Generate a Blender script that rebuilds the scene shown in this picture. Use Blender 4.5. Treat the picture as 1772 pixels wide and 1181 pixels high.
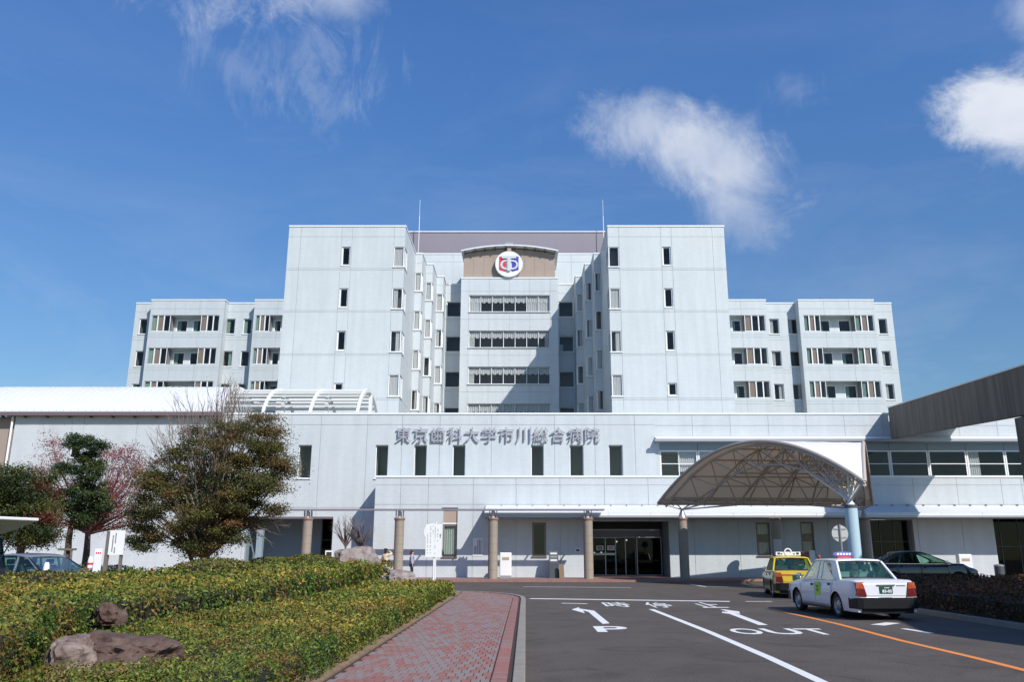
import bpy, bmesh, math, random
import numpy as np
from mathutils import Vector, Matrix
R = math.radians
random.seed(7); rng = np.random.default_rng(11)
sc = bpy.context.scene
for o in list(bpy.data.objects): bpy.data.objects.remove(o)

# ---------------------------------------------------------------- camera
PITCH = R(14.3); CAMH = 1.7; FPX = 1430.0; CX = 910.0; CY = 590.5
cd = bpy.data.cameras.new('camera'); cam = bpy.data.objects.new('camera', cd)
sc.collection.objects.link(cam)
cd.sensor_width = 36; cd.lens = FPX / 1772 * 36; cd.shift_x = -24 / 1772
cd.clip_end = 6000; cd.clip_start = .1
cam.location = (0, 0, CAMH); cam.rotation_euler = (R(90) + PITCH, 0, 0)
sc.camera = cam

# ---------------------------------------------------------------- light
SUNV = Vector((-.72, .95, -1.0)).normalized()          # the way sunlight travels
ELEV = math.asin(-SUNV.z)
sd = bpy.data.lights.new('sun', 'SUN'); sun = bpy.data.objects.new('sun', sd)
sc.collection.objects.link(sun)
sd.energy = 4.9; sd.angle = R(.5); sd.color = (1, .955, .89)
sun.rotation_euler = SUNV.to_track_quat('-Z', 'Y').to_euler()
w = bpy.data.worlds.new('World'); sc.world = w; w.use_nodes = True
nt = w.node_tree; N = nt.nodes; L = nt.links; N.clear()
out = N.new('ShaderNodeOutputWorld'); bg = N.new('ShaderNodeBackground')
bg.inputs[1].default_value = .105
L.new(bg.outputs[0], out.inputs[0])
sky = N.new('ShaderNodeTexSky'); sky.sky_type = 'NISHITA'; sky.sun_disc = False
sky.sun_elevation = ELEV
sky.sun_rotation = math.atan2(-SUNV.x, -SUNV.y)
sky.air_density = 1.0; sky.dust_density = .25; sky.ozone_density = 3.5; sky.altitude = 0
def vm(op, a=None, b=None):
    n = N.new('ShaderNodeVectorMath'); n.operation = op
    for i, v in enumerate((a, b)):
        if v is None: continue
        if isinstance(v, bpy.types.NodeSocket): L.new(v, n.inputs[i])
        else: n.inputs[i].default_value = v
    return n.outputs['Value'] if op in ('DOT_PRODUCT', 'LENGTH') else n.outputs[0]
def mm(op, a, b=None, c=None, clamp=False):
    n = N.new('ShaderNodeMath'); n.operation = op; n.use_clamp = clamp
    for i, v in enumerate((a, b, c)):
        if v is None: continue
        if isinstance(v, bpy.types.NodeSocket): L.new(v, n.inputs[i])
        else: n.inputs[i].default_value = v
    return n.outputs[0]
tcw = N.new('ShaderNodeTexCoord'); DIR = tcw.outputs['Generated']
def wnoise(scale, detail=8, rough=.6, dist=0, sq=None):
    v = DIR
    if sq: v = vm('MULTIPLY', DIR, sq)
    n = N.new('ShaderNodeTexNoise'); n.inputs['Scale'].default_value = scale
    n.inputs['Detail'].default_value = detail; n.inputs['Roughness'].default_value = rough
    n.inputs['Distortion'].default_value = dist
    L.new(v, n.inputs['Vector']); return n.outputs['Fac']
def ray(px, py):
    dx = (px - CX) / FPX; dy = (CY - py) / FPX
    return Vector((dx, math.cos(PITCH) - dy * math.sin(PITCH), math.sin(PITCH) + dy * math.cos(PITCH)))
def at(px, py, Y):
    r = ray(px, py); t = Y / r.y
    return Vector((r.x * t, Y, CAMH + r.z * t))
def gnd(px, py, z=0.0):
    r = ray(px, py); t = (z - CAMH) / r.z
    return Vector((r.x * t, r.y * t, z))
fine = wnoise(11, 12, .70, .9); mid = wnoise(3.5, 6, .55, .2); vfine = wnoise(34, 8, .7, .6); streak = wnoise(1.0, 9, .70, 2.4, (13, 9, 5.5))
def cloud(p0, p1, width, amp, edge, grain, st=0):
    """a cloud bank in the sky between two directions"""
    a = ray(*p0).normalized(); b = ray(*p1).normalized()
    c = ((a + b) / 2).normalized(); ax = (b - a).normalized(); bx = c.cross(ax).normalized()
    half = (b - a).length / 2
    u = mm('DIVIDE', vm('DOT_PRODUCT', DIR, tuple(ax)), half)
    cu = c.dot(ax) / half
    u = mm('SUBTRACT', u, cu); v = mm('DIVIDE', mm('SUBTRACT', vm('DOT_PRODUCT', DIR, tuple(bx)), c.dot(bx)), width)
    d = mm('SQRT', mm('ADD', mm('MULTIPLY', u, u), mm('MULTIPLY', v, v)))
    m = mm('SUBTRACT', 1.0, d)
    m = mm('ADD', m, mm('MULTIPLY', mm('SUBTRACT', fine, .5), grain))
    m = mm('ADD', m, mm('MULTIPLY', mm('SUBTRACT', mid, .5), grain * .8))
    m = mm('ADD', m, mm('MULTIPLY', mm('SUBTRACT', vfine, .5), grain * .35))
    if st: m = mm('ADD', m, mm('MULTIPLY', mm('SUBTRACT', streak, .54), st))
    m = mm('DIVIDE', m, edge, clamp=True)
    m = mm('MULTIPLY', mm('MULTIPLY', m, m), mm('SUBTRACT', 3.0, mm('MULTIPLY', m, 2.0)))
    front = mm('GREATER_THAN', vm('DOT_PRODUCT', DIR, tuple(c)), 0.2)
    return mm('MULTIPLY', mm('MULTIPLY', m, amp), front)
cs = [cloud((1000, 200), (1260, 240), .058, .66, .95, 1.3),
      cloud((1030, 170), (1430, 375), .070, .92, .80, 1.15),
      cloud((1090, 230), (1420, 350), .055, .80, .85, 1.0),
      cloud((1170, 270), (1380, 440), .060, .80, 1.0, 1.2),
      cloud((1590, 180), (1900, 215), .046, .85, .62, 1.2),
      cloud((1690, 150), (1900, 270), .070, .62, .9, 1.4),
      cloud((1735, 60), (1860, -30), .04, .40, 1.2, 1.8),
      cloud((200, 0), (700, -30), .070, .50, 1.3, 1.6, 3),
      cloud((480, -10), (690, 5), .035, .50, 1.1, 1.6),
      cloud((1290, 130), (1450, 185), .035, .18, 1.4, 2.6, 2),
      cloud((310, 20), (480, 190), .04, .20, 1.0, 1.4, 3.4),
      cloud((300, 80), (720, 130), .11, .19, 1.1, 1.3, 3.8)]
mask = cs[0]
for c_ in cs[1:]: mask = mm('MAXIMUM', mask, c_)
wisp = wnoise(2.2, 9, .62, .6, (1, 1, 3.2))
wisp = mm('MULTIPLY', mm('SUBTRACT', wisp, .46, clamp=True), 1.5, clamp=True)
sep = N.new('ShaderNodeSeparateXYZ'); L.new(DIR, sep.inputs[0])
low = mm('SUBTRACT', 1.0, mm('MULTIPLY', sep.outputs[2], 1.9), clamp=True)
wisp = mm('MULTIPLY', wisp, mm('ADD', mm('MULTIPLY', low, .62), .12))
mask = mm('MAXIMUM', mask, wisp, clamp=True)
cc = N.new('ShaderNodeMix'); cc.data_type = 'RGBA'
cc.inputs[6].default_value = (4.3, 5.1, 6.9, 1); cc.inputs[7].default_value = (8.6, 8.9, 9.4, 1)
L.new(mm('MULTIPLY', mm('SUBTRACT', mid, .38, clamp=True), 4, clamp=True), cc.inputs[0])
# the sky is a touch deeper blue than the raw model
tint = N.new('ShaderNodeMix'); tint.data_type = 'RGBA'; tint.blend_type = 'MULTIPLY'; tint.inputs[0].default_value = 1
th = N.new('ShaderNodeMix'); th.data_type = 'RGBA'
th.inputs[6].default_value = (.77, .91, .92, 1); th.inputs[7].default_value = (.80, 1.22, 1.66, 1)
L.new(mm('MULTIPLY', mm('SUBTRACT', mm('ABSOLUTE', sep.outputs[2]), .12, clamp=True), 2.3, clamp=True), th.inputs[0]); L.new(th.outputs[2], tint.inputs[7])
L.new(sky.outputs[0], tint.inputs[6])
mx = N.new('ShaderNodeMix'); mx.data_type = 'RGBA'
L.new(mask, mx.inputs[0]); L.new(tint.outputs[2], mx.inputs[6]); L.new(cc.outputs[2], mx.inputs[7])
L.new(mx.outputs[2], bg.inputs[0])
sc.view_settings.view_transform = 'Standard'; sc.view_settings.look = 'None'
sc.view_settings.exposure = 0.0; sc.view_settings.gamma = 1
sc.view_settings.use_curve_mapping = False
try:
    sc.cycles.max_bounces = 8; sc.cycles.transparent_max_bounces = 12
except Exception: pass

# ---------------------------------------------------------------- materials
def mat(name, col, rough=.6, metal=0, var=0, vscale=2.0, bump=0, bscale=30, spec=.5, col2=None, coat=0, streak=False, trans=0, emit=0):
    m = bpy.data.materials.new(name); m.use_nodes = True
    nt = m.node_tree; b = nt.nodes['Principled BSDF']
    b.inputs['Base Color'].default_value = (*col, 1); b.inputs['Roughness'].default_value = rough
    b.inputs['Metallic'].default_value = metal; b.inputs['Specular IOR Level'].default_value = spec
    if coat: b.inputs['Coat Weight'].default_value = coat; b.inputs['Coat Roughness'].default_value = .04
    if emit: b.inputs['Emission Color'].default_value = (*col, 1); b.inputs['Emission Strength'].default_value = emit
    tc = nt.nodes.new('ShaderNodeTexCoord')
    if var:
        n = nt.nodes.new('ShaderNodeTexNoise'); n.inputs['Scale'].default_value = vscale
        n.inputs['Detail'].default_value = 8; n.inputs['Roughness'].default_value = .65
        src = tc.outputs['Object']
        if streak:
            mp = nt.nodes.new('ShaderNodeMapping'); mp.inputs['Scale'].default_value = (1, 1, .08)
            nt.links.new(src, mp.inputs[0]); src = mp.outputs[0]
        nt.links.new(src, n.inputs['Vector'])
        r = nt.nodes.new('ShaderNodeMapRange'); r.inputs[1].default_value = .3; r.inputs[2].default_value = .7
        nt.links.new(n.outputs['Fac'], r.inputs[0])
        x = nt.nodes.new('ShaderNodeMix'); x.data_type = 'RGBA'
        c2 = col2 or tuple(c * (1 - var) for c in col)
        x.inputs[6].default_value = (*c2, 1); x.inputs[7].default_value = (*(tuple(min(1, c * (1 + var * .5)) for c in col) if not col2 else col), 1)
        nt.links.new(r.outputs[0], x.inputs[0]); nt.links.new(x.outputs[2], b.inputs['Base Color'])
    if bump:
        n = nt.nodes.new('ShaderNodeTexNoise'); n.inputs['Scale'].default_value = bscale; n.inputs['Detail'].default_value = 6
        nt.links.new(tc.outputs['Object'], n.inputs['Vector'])
        bp = nt.nodes.new('ShaderNodeBump'); bp.inputs['Strength'].default_value = bump; bp.inputs['Distance'].default_value = .03
        nt.links.new(n.outputs['Fac'], bp.inputs['Height']); nt.links.new(bp.outputs[0], b.inputs['Normal'])
    return m
def tile_mat(name, col):
    """small glazed wall tiles with faint joints"""
    m = mat(name, col, .45, var=.04, vscale=.35)
    nt = m.node_tree; b = nt.nodes['Principled BSDF']
    base = b.inputs['Base Color'].links[0].from_socket
    tc = nt.nodes.new('ShaderNodeTexCoord'); s = nt.nodes.new('ShaderNodeSeparateXYZ'); nt.links.new(tc.outputs['Object'], s.inputs[0])
    a = nt.nodes.new('ShaderNodeMath'); nt.links.new(s.outputs[0], a.inputs[0]); nt.links.new(s.outputs[1], a.inputs[1])
    c = nt.nodes.new('ShaderNodeCombineXYZ'); nt.links.new(a.outputs[0], c.inputs[0]); nt.links.new(s.outputs[2], c.inputs[1])
    k = nt.nodes.new('ShaderNodeTexBrick'); k.inputs['Scale'].default_value = 1
    k.inputs['Brick Width'].default_value = .30; k.inputs['Row Height'].default_value = .15
    k.inputs['Mortar Size'].default_value = .009; k.inputs['Mortar Smooth'].default_value = .2
    k.inputs['Color1'].default_value = (1, 1, 1, 1); k.inputs['Color2'].default_value = (.95, .96, .965, 1); k.inputs['Mortar'].default_value = (.87, .88, .885, 1)
    nt.links.new(c.outputs[0], k.inputs['Vector'])
    st = nt.nodes.new('ShaderNodeTexNoise'); st.inputs['Scale'].default_value = 1.3; st.inputs['Detail'].default_value = 5
    mp = nt.nodes.new('ShaderNodeMapping'); mp.inputs['Scale'].default_value = (1.6, .12, 1)
    nt.links.new(c.outputs[0], mp.inputs[0]); nt.links.new(mp.outputs[0], st.inputs['Vector'])
    rr = nt.nodes.new('ShaderNodeMapRange'); rr.inputs[1].default_value = .35; rr.inputs[2].default_value = .65; rr.inputs[3].default_value = .93; rr.inputs[4].default_value = 1
    nt.links.new(st.outputs['Fac'], rr.inputs[0])
    m1 = nt.nodes.new('ShaderNodeMix'); m1.data_type = 'RGBA'; m1.blend_type = 'MULTIPLY'; m1.inputs[0].default_value = 1
    nt.links.new(base, m1.inputs[6]); nt.links.new(k.outputs['Color'], m1.inputs[7])
    m2 = nt.nodes.new('ShaderNodeMix'); m2.data_type = 'RGBA'; m2.blend_type = 'MULTIPLY'; m2.inputs[0].default_value = 1
    nt.links.new(m1.outputs[2], m2.inputs[6]); nt.links.new(rr.outputs[0], m2.inputs[7])
    nt.links.new(m2.outputs[2], b.inputs['Base Color'])
    return m
def glass_mat(name, tintc=(.55, .62, .62), refl=.10, rough=.02, k=.9):
    m = bpy.data.materials.new(name); m.use_nodes = True; nt = m.node_tree; nt.nodes.clear()
    o = nt.nodes.new('ShaderNodeOutputMaterial'); x = nt.nodes.new('ShaderNodeMixShader')
    t = nt.nodes.new('ShaderNodeBsdfTransparent'); g = nt.nodes.new('ShaderNodeBsdfGlossy')
    t.inputs[0].default_value = (*tintc, 1); g.inputs['Roughness'].default_value = rough
    lw = nt.nodes.new('ShaderNodeLayerWeight'); lw.inputs[0].default_value = .12
    a = nt.nodes.new('ShaderNodeMath'); a.operation = 'MULTIPLY_ADD'; a.inputs[1].default_value = k; a.inputs[2].default_value = refl; a.use_clamp = True
    nt.links.new(lw.outputs['Fresnel'], a.inputs[0]); nt.links.new(a.outputs[0], x.inputs[0])
    nt.links.new(t.outputs[0], x.inputs[1]); nt.links.new(g.outputs[0], x.inputs[2]); nt.links.new(x.outputs[0], o.inputs[0])
    return m
def leaf_mat(name, rough=.5, trans=.25):
    m = bpy.data.materials.new(name); m.use_nodes = True; nt = m.node_tree; b = nt.nodes['Principled BSDF']
    a = nt.nodes.new('ShaderNodeAttribute'); a.attribute_name = 'tint'
    nt.links.new(a.outputs['Color'], b.inputs['Base Color']); b.inputs['Roughness'].default_value = rough
    b.inputs['Specular IOR Level'].default_value = .35
    tr = nt.nodes.new('ShaderNodeBsdfTranslucent'); nt.links.new(a.outputs['Color'], tr.inputs[0])
    x = nt.nodes.new('ShaderNodeMixShader'); x.inputs[0].default_value = trans
    o = nt.nodes['Material Output']
    nt.links.new(b.outputs[0], x.inputs[1]); nt.links.new(tr.outputs[0], x.inputs[2]); nt.links.new(x.outputs[0], o.inputs[0])
    return m
def cloth_mat(name, col, t=.35, tcol=None):
    m = mat(name, col, .8); nt = m.node_tree; b = nt.nodes['Principled BSDF']
    tr = nt.nodes.new('ShaderNodeBsdfTranslucent'); tr.inputs[0].default_value = (*(tcol or col), 1)
    x = nt.nodes.new('ShaderNodeMixShader'); x.inputs[0].default_value = t
    nt.links.new(b.outputs[0], x.inputs[1]); nt.links.new(tr.outputs[0], x.inputs[2]); nt.links.new(x.outputs[0], nt.nodes['Material Output'].inputs[0])
    return m
def asphalt_mat():
    m = mat('asphalt', (.096, .080, .069), .85, var=.25, vscale=.5, bump=.5, bscale=60, spec=.3)
    nt = m.node_tree; b = nt.nodes['Principled BSDF']; base = b.inputs['Base Color'].links[0].from_socket
    tc = nt.nodes.new('ShaderNodeTexCoord')
    n = nt.nodes.new('ShaderNodeTexNoise'); n.inputs['Scale'].default_value = 38; n.inputs['Detail'].default_value = 3; n.inputs['Roughness'].default_value = .8
    nt.links.new(tc.outputs['Object'], n.inputs['Vector'])
    r = nt.nodes.new('ShaderNodeMapRange'); r.inputs[1].default_value = .32; r.inputs[2].default_value = .70; r.inputs[3].default_value = .45; r.inputs[4].default_value = 1.75
    nt.links.new(n.outputs['Fac'], r.inputs[0])
    x = nt.nodes.new('ShaderNodeMix'); x.data_type = 'RGBA'; x.blend_type = 'MULTIPLY'; x.inputs[0].default_value = 1
    nt.links.new(base, x.inputs[6]); nt.links.new(r.outputs[0], x.inputs[7])
    # cracks and oil spots
    v = nt.nodes.new('ShaderNodeTexNoise'); v.inputs['Scale'].default_value = .9; v.inputs['Detail'].default_value = 3; v.inputs['Distortion'].default_value = 1.5
    nt.links.new(tc.outputs['Object'], v.inputs['Vector'])
    r2 = nt.nodes.new('ShaderNodeMapRange'); r2.inputs[1].default_value = .55; r2.inputs[2].default_value = .72; r2.inputs[3].default_value = 1; r2.inputs[4].default_value = .70
    nt.links.new(v.outputs['Fac'], r2.inputs[0])
    y = nt.nodes.new('ShaderNodeMix'); y.data_type = 'RGBA'; y.blend_type = 'MULTIPLY'; y.inputs[0].default_value = 1
    nt.links.new(x.outputs[2], y.inputs[6]); nt.links.new(r2.outputs[0], y.inputs[7]); nt.links.new(y.outputs[2], b.inputs['Base Color'])
    return m
def worn_paint(name, col):
    """road paint worn through to the asphalt in specks"""
    m = mat(name, col, .7); nt = m.node_tree; b = nt.nodes['Principled BSDF']
    tc = nt.nodes.new('ShaderNodeTexCoord'); n = nt.nodes.new('ShaderNodeTexNoise'); n.inputs['Scale'].default_value = 14; n.inputs['Detail'].default_value = 8; n.inputs['Roughness'].default_value = .75
    nt.links.new(tc.outputs['Object'], n.inputs['Vector'])
    r = nt.nodes.new('ShaderNodeMapRange'); r.inputs[1].default_value = .58; r.inputs[2].default_value = .70
    nt.links.new(n.outputs['Fac'], r.inputs[0])
    x = nt.nodes.new('ShaderNodeMix'); x.data_type = 'RGBA'; x.inputs[6].default_value = (*col, 1); x.inputs[7].default_value = (*(c * .4 for c in col), 1)
    nt.links.new(r.outputs[0], x.inputs[0]); nt.links.new(x.outputs[2], b.inputs['Base Color'])
    return m
M = dict(
    tile=tile_mat('pale_tile', (.595, .63, .64)),
    tile_tower=tile_mat('tower_tile', (.605, .645, .645)),
    tile_wing=tile_mat('wing_tile', (.575, .615, .62)),
    joint=mat('joint', (.42, .455, .47), .9),
    cap=mat('white_coping', (.78, .80, .80), .5, var=.06, vscale=1, streak=True),
    white=mat('white_paint', (.80, .80, .79), .4),
    frame=mat('window_frame', (.84, .84, .83), .4),
    bronze=mat('bronze_frame', (.23, .18, .15), .45, metal=.2),
    brown=mat('brown_tile', (.36, .285, .235), .7, var=.08, vscale=1.2),
    pent=mat('penthouse_cladding', (.25, .225, .26), .6, var=.05, vscale=.4),
    dark=mat('dark_interior', (.035, .04, .045), .8),  # near-black colour stands in for unlit depth indoors
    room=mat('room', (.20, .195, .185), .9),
    roomlit=mat('room_lit_tone', (.50, .50, .46), .9),  # lit version of the room, brightness put into the colour
    glass=glass_mat('glass', (.90, .91, .90), .022, k=.55),
    glassd=glass_mat('dark_glass', (.62, .66, .63), .03, k=.6),
    glassk=glass_mat('door_glass', (.45, .5, .5), .012, k=.5),
    glassb=glass_mat('blue_glass', (.75, .85, .84), .14),
    carglass=glass_mat('car_glass', (.72, .86, .80), .04, k=.4),
    curtain=cloth_mat('curtain', (.88, .88, .90)),
    curtaing=cloth_mat('green_curtain', (.42, .60, .52)),
    curtainp=cloth_mat('pale_green_curtain', (.60, .72, .66)),
    blind=mat('brown_blind', (.33, .24, .19), .8),
    roofw=mat('white_sheet_roof', (.64, .65, .66), .6, var=.05, vscale=.6),
    gutter=mat('gutter', (.16, .12, .13), .5),
    steel=mat('grey_steel', (.42, .42, .44), .4, metal=.5),
    wsteel=mat('white_steel', (.74, .74, .70), .45),
    psteel=mat('painted_steel', (.50, .43, .38), .5),
    membrane=cloth_mat('membrane', (.90, .89, .87), .28, (.93, .80, .66)),
    colm=mat('column_concrete', (.31, .26, .205), .8, var=.16, vscale=2.5, bump=.25, bscale=25, streak=True),
    bluecol=mat('pale_blue_paint', (.45, .60, .68), .4),
    ramp=mat('stained_concrete', (.19, .165, .13), .85, var=.42, vscale=2.4, bump=.3, bscale=12, streak=True),
    asphalt=asphalt_mat(),
    line=worn_paint('white_road_paint', (.74, .74, .72)), orange=worn_paint('orange_road_paint', (.78, .25, .05)),
    brickg=mat('paver_grey', (.25, .19, .178), .85, var=.15, vscale=9, bump=.3, bscale=60),
    brickr=mat('paver_red', (.29, .125, .105), .85, var=.2, vscale=9, bump=.3, bscale=60),
    brickm=mat('paver_mauve', (.27, .16, .145), .85, var=.18, vscale=9, bump=.3, bscale=60),
    kerb=mat('kerb_stone', (.27, .24, .205), .85, var=.2, vscale=4, bump=.3, bscale=40),
    kerbr=mat('red_kerb', (.30, .16, .12), .85, var=.2, vscale=4),
    mortar=mat('sand_joint', (.05, .03, .026), .95),
    soil=mat('soil', (.27, .18, .10), .95, var=.35, vscale=7, bump=.6, bscale=25),
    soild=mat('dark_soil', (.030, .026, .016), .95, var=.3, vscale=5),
    leaf=leaf_mat('leaf'), leafg=leaf_mat('gloss_leaf', .32, .15),
    bark=mat('bark', (.13, .095, .075), .9, var=.4, vscale=8, bump=.6, bscale=30),
    twig=mat('twig', (.21, .155, .13), .85, var=.3, vscale=5),
    rtwig=mat('red_twig', (.22, .10, .10), .85),
    black=mat('black_plastic', (.010, .010, .012), .45, spec=.3), rubber=mat('rubber', (.02, .02, .02), .8),
    chrome=mat('chrome', (.7, .7, .72), .15, metal=1), alloy=mat('wheel_metal', (.36, .37, .39), .4, metal=.6),
    carwhite=mat('white_car_paint', (.72, .72, .76), .3, coat=.7), caryellow=mat('yellow_car_paint', (.68, .46, .02), .3, coat=.7),
    carblack=mat('black_car_paint', (.008, .008, .018), .2, coat=1), carsilver=mat('silver_car_paint', (.33, .33, .37), .3, metal=.5, coat=.7),
    carnavy=mat('dark_van_paint', (.02, .022, .035), .3, coat=.8), cargreen=mat('green_car_paint', (.05, .11, .035), .3, coat=.6),
    redlight=mat('red_lens', (.13, .008, .008), .3), orangelight=mat('orange_lens', (.36, .065, .02), .3),
    headlight=mat('headlamp', (.65, .68, .72), .12, metal=.4, coat=1),
    plate=mat('green_plate', (.015, .07, .05), .4), lime=mat('lime_sticker', (.42, .78, .06), .5),
    purple=mat('purple_lamp', (.16, .14, .40), .3), seat=mat('seat_cover', (.70, .71, .74), .8), seatd=mat('dark_seat', (.05, .05, .06), .8),
    red=mat('red_paint', (.62, .04, .05), .4), blue=mat('blue_paint', (.06, .06, .42), .4), silver=mat('silver_letters', (.62, .63, .64), .4, metal=.2),
    letter=mat('letter_metal', (.44, .43, .47), .4, metal=.3), ink=mat('ink', (.03, .03, .035), .6),
    cone=mat('cone_plastic', (.80, .05, .02), .5), skin=mat('skin', (.55, .36, .27), .6), hair=mat('hair', (.02, .012, .012), .5),
    hairb=mat('brown_hair', (.10, .035, .02), .5),
    cream=mat('cream_cloth', (.70, .56, .38), .9), greycloth=mat('grey_cloth', (.33, .34, .42), .9), navycloth=mat('navy_cloth', (.03, .03, .06), .9),
    tan=mat('tan_board', (.24, .16, .10), .8), shutter=mat('tan_panel', (.40, .31, .25), .6), darkgrey=mat('dark_grey_metal', (.07, .08, .09), .5),
    signpost=mat('weathered_post', (.17, .15, .13), .8, var=.3, vscale=10),
    rockg=mat('grey_rock', (.36, .33, .31), .9, col2=(.16, .09, .075), var=1, vscale=3.2, bump=1, bscale=9),
    rockm=mat('mixed_rock', (.34, .27, .23), .9, col2=(.08, .035, .025), var=1, vscale=5, bump=1, bscale=11),
    rockb=mat('brown_rock', (.15, .10, .08), .9, col2=(.055, .022, .015), var=1, vscale=4.0, bump=1, bscale=9),
    cladblue=mat('blue_grey_cladding', (.27, .34, .38), .6, var=.05, vscale=1),
    plant=mat('plant_green', (.05, .16, .03), .6),
    cloudw=mat('grey_lid', (.5, .5, .52), .5),
)

# ---------------------------------------------------------------- helpers
C = sc.collection
ORG = {}
def tag(o, label=None, cat=None, group=None, kind=None):
    if label: o['label'] = label
    if cat: o['category'] = cat
    if group: o['group'] = group
    if kind: o['kind'] = kind
    return o
def thing(name, label, cat, loc=(0, 0, 0), group=None):
    o = bpy.data.objects.new(name, None); C.objects.link(o); o.location = loc
    o.empty_display_size = .3
    ORG[o.name] = Vector(loc); return tag(o, label, cat, group)
class MB:
    def __init__(s, xf=None): s.v = []; s.f = []; s.m = []; s.xf = xf; s.cur = 0
    def add(s, vs, fs):
        b = len(s.v)
        s.v += [tuple(s.xf(*p)) if s.xf else tuple(p) for p in vs]
        s.f += [tuple(i + b for i in f) for f in fs]; s.m += [s.cur] * len(fs); return s
    def box(s, x0, x1, y0, y1, z0, z1):
        return s.add([(x0, y0, z0), (x1, y0, z0), (x1, y1, z0), (x0, y1, z0), (x0, y0, z1), (x1, y0, z1), (x1, y1, z1), (x0, y1, z1)],
                     [(0, 3, 2, 1), (4, 5, 6, 7), (0, 1, 5, 4), (1, 2, 6, 5), (2, 3, 7, 6), (3, 0, 4, 7)])
    def bar(s, p, q, w, h, up=(0, 0, 1)):
        p = Vector(p); q = Vector(q); d = (q - p).normalized(); up = Vector(up)
        a = d.cross(up); a = (a if a.length > 1e-4 else Vector((1, 0, 0))).normalized() * w / 2; b = a.cross(d).normalized() * h / 2
        vs = [p - a - b, p + a - b, p + a + b, p - a + b, q - a - b, q + a - b, q + a + b, q - a + b]
        return s.add(vs, [(0, 1, 2, 3), (7, 6, 5, 4), (0, 4, 5, 1), (1, 5, 6, 2), (2, 6, 7, 3), (3, 7, 4, 0)])
    def tube(s, pts, rad, n=8, cap=True):
        pts = [Vector(p) for p in pts]; rs = rad if hasattr(rad, '__len__') else [rad] * len(pts)
        vs = []
        for i, p in enumerate(pts):
            d = (pts[min(i + 1, len(pts) - 1)] - pts[max(i - 1, 0)]).normalized()
            u = Vector((0, 0, 1)) if abs(d.z) < .9 else Vector((1, 0, 0))
            a = d.cross(u).normalized(); b = a.cross(d)
            vs += [p + (a * math.cos(k * 2 * math.pi / n) + b * math.sin(k * 2 * math.pi / n)) * rs[i] for k in range(n)]
        fs = []
        for i in range(len(pts) - 1):
            for k in range(n):
                fs.append((i * n + k, (i * n + (k + 1) % n), (i + 1) * n + (k + 1) % n, (i + 1) * n + k))
        if cap: fs += [tuple(range(n))[::-1], tuple((len(pts) - 1) * n + k for k in range(n))]
        return s.add(vs, fs)
    def lathe(s, c, prof, n=20):
        vs = []; c = Vector(c)
        for r, z in prof:
            vs += [(c.x + r * math.cos(k * 2 * math.pi / n), c.y + r * math.sin(k * 2 * math.pi / n), c.z + z) for k in range(n)]
        fs = []
        for i in range(len(prof) - 1):
            for k in range(n): fs.append((i * n + k, i * n + (k + 1) % n, (i + 1) * n + (k + 1) % n, (i + 1) * n + k))
        fs += [tuple(range(n))[::-1], tuple((len(prof) - 1) * n + k for k in range(n))]
        return s.add(vs, fs)
    def prism(s, poly, z0, z1):
        n = len(poly)
        return s.add([(p[0], p[1], z0) for p in poly] + [(p[0], p[1], z1) for p in poly],
                     [tuple(range(n))[::-1], tuple(range(n, 2 * n))] + [(i, (i + 1) % n, (i + 1) % n + n, i + n) for i in range(n)])
    def wallpoly(s, poly, y0, y1):
        """polygon in x,z pulled along y"""
        n = len(poly)
        return s.add([(p[0], y0, p[1]) for p in poly] + [(p[0], y1, p[1]) for p in poly],
                     [tuple(range(n)), tuple(range(n, 2 * n))[::-1]] + [(i, i + n, (i + 1) % n + n, (i + 1) % n) for i in range(n)])
    def build(s, name, m, parent=None, smooth=False, kind=None, label=None, bevel=0, loc=None):
        org = ORG[parent.name] if parent else Vector((0, 0, 0))
        if loc is not None and parent is None: org = Vector(loc)
        me = bpy.data.meshes.new(name)
        ox, oy, oz = org
        me.from_pydata([(a - ox, b - oy, c - oz) for a, b, c in s.v], [], s.f)
        for x in (m if isinstance(m, (list, tuple)) else [m]): me.materials.append(x)
        if isinstance(m, (list, tuple)): me.polygons.foreach_set('material_index', s.m)
        if smooth: me.polygons.foreach_set('use_smooth', [True] * len(me.polygons))
        o = bpy.data.objects.new(name, me); C.objects.link(o)
        if parent: o.parent = parent
        else: o.location = org
        ORG[o.name] = org
        if smooth:
            try: me.set_sharp_from_angle(angle=R(38))
            except Exception: pass
        if bevel:
            b = o.modifiers.new('bevel', 'BEVEL'); b.width = bevel; b.segments = 2; b.limit_method = 'ANGLE'
        if kind: o['kind'] = kind
        if label: o['label'] = label
        return o
def copy_tree(o, parent=None, loc=None):
    c = o.copy(); C.objects.link(c)
    if parent: c.parent = parent
    if loc is not None: c.location = loc
    ORG[c.name] = ORG[o.name]
    for ch in list(o.children): copy_tree(ch, c)
    return c
def textmesh(txt, size=1, depth=.0, bold=.0, align='CENTER'):
    cu = bpy.data.curves.new('t', 'FONT'); cu.body = txt; cu.size = size; cu.extrude = depth; cu.offset = bold
    cu.align_x = align; cu.align_y = 'CENTER'; cu.resolution_u = 3
    o = bpy.data.objects.new('t', cu); C.objects.link(o)
    dg = bpy.context.evaluated_depsgraph_get(); dg.update()
    me = bpy.data.meshes.new_from_object(o.evaluated_get(dg))
    v = [tuple(x.co) for x in me.vertices]; f = [tuple(p.vertices) for p in me.polygons]
    bpy.data.objects.remove(o); bpy.data.curves.remove(cu); bpy.data.meshes.remove(me)
    return v, f
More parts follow.
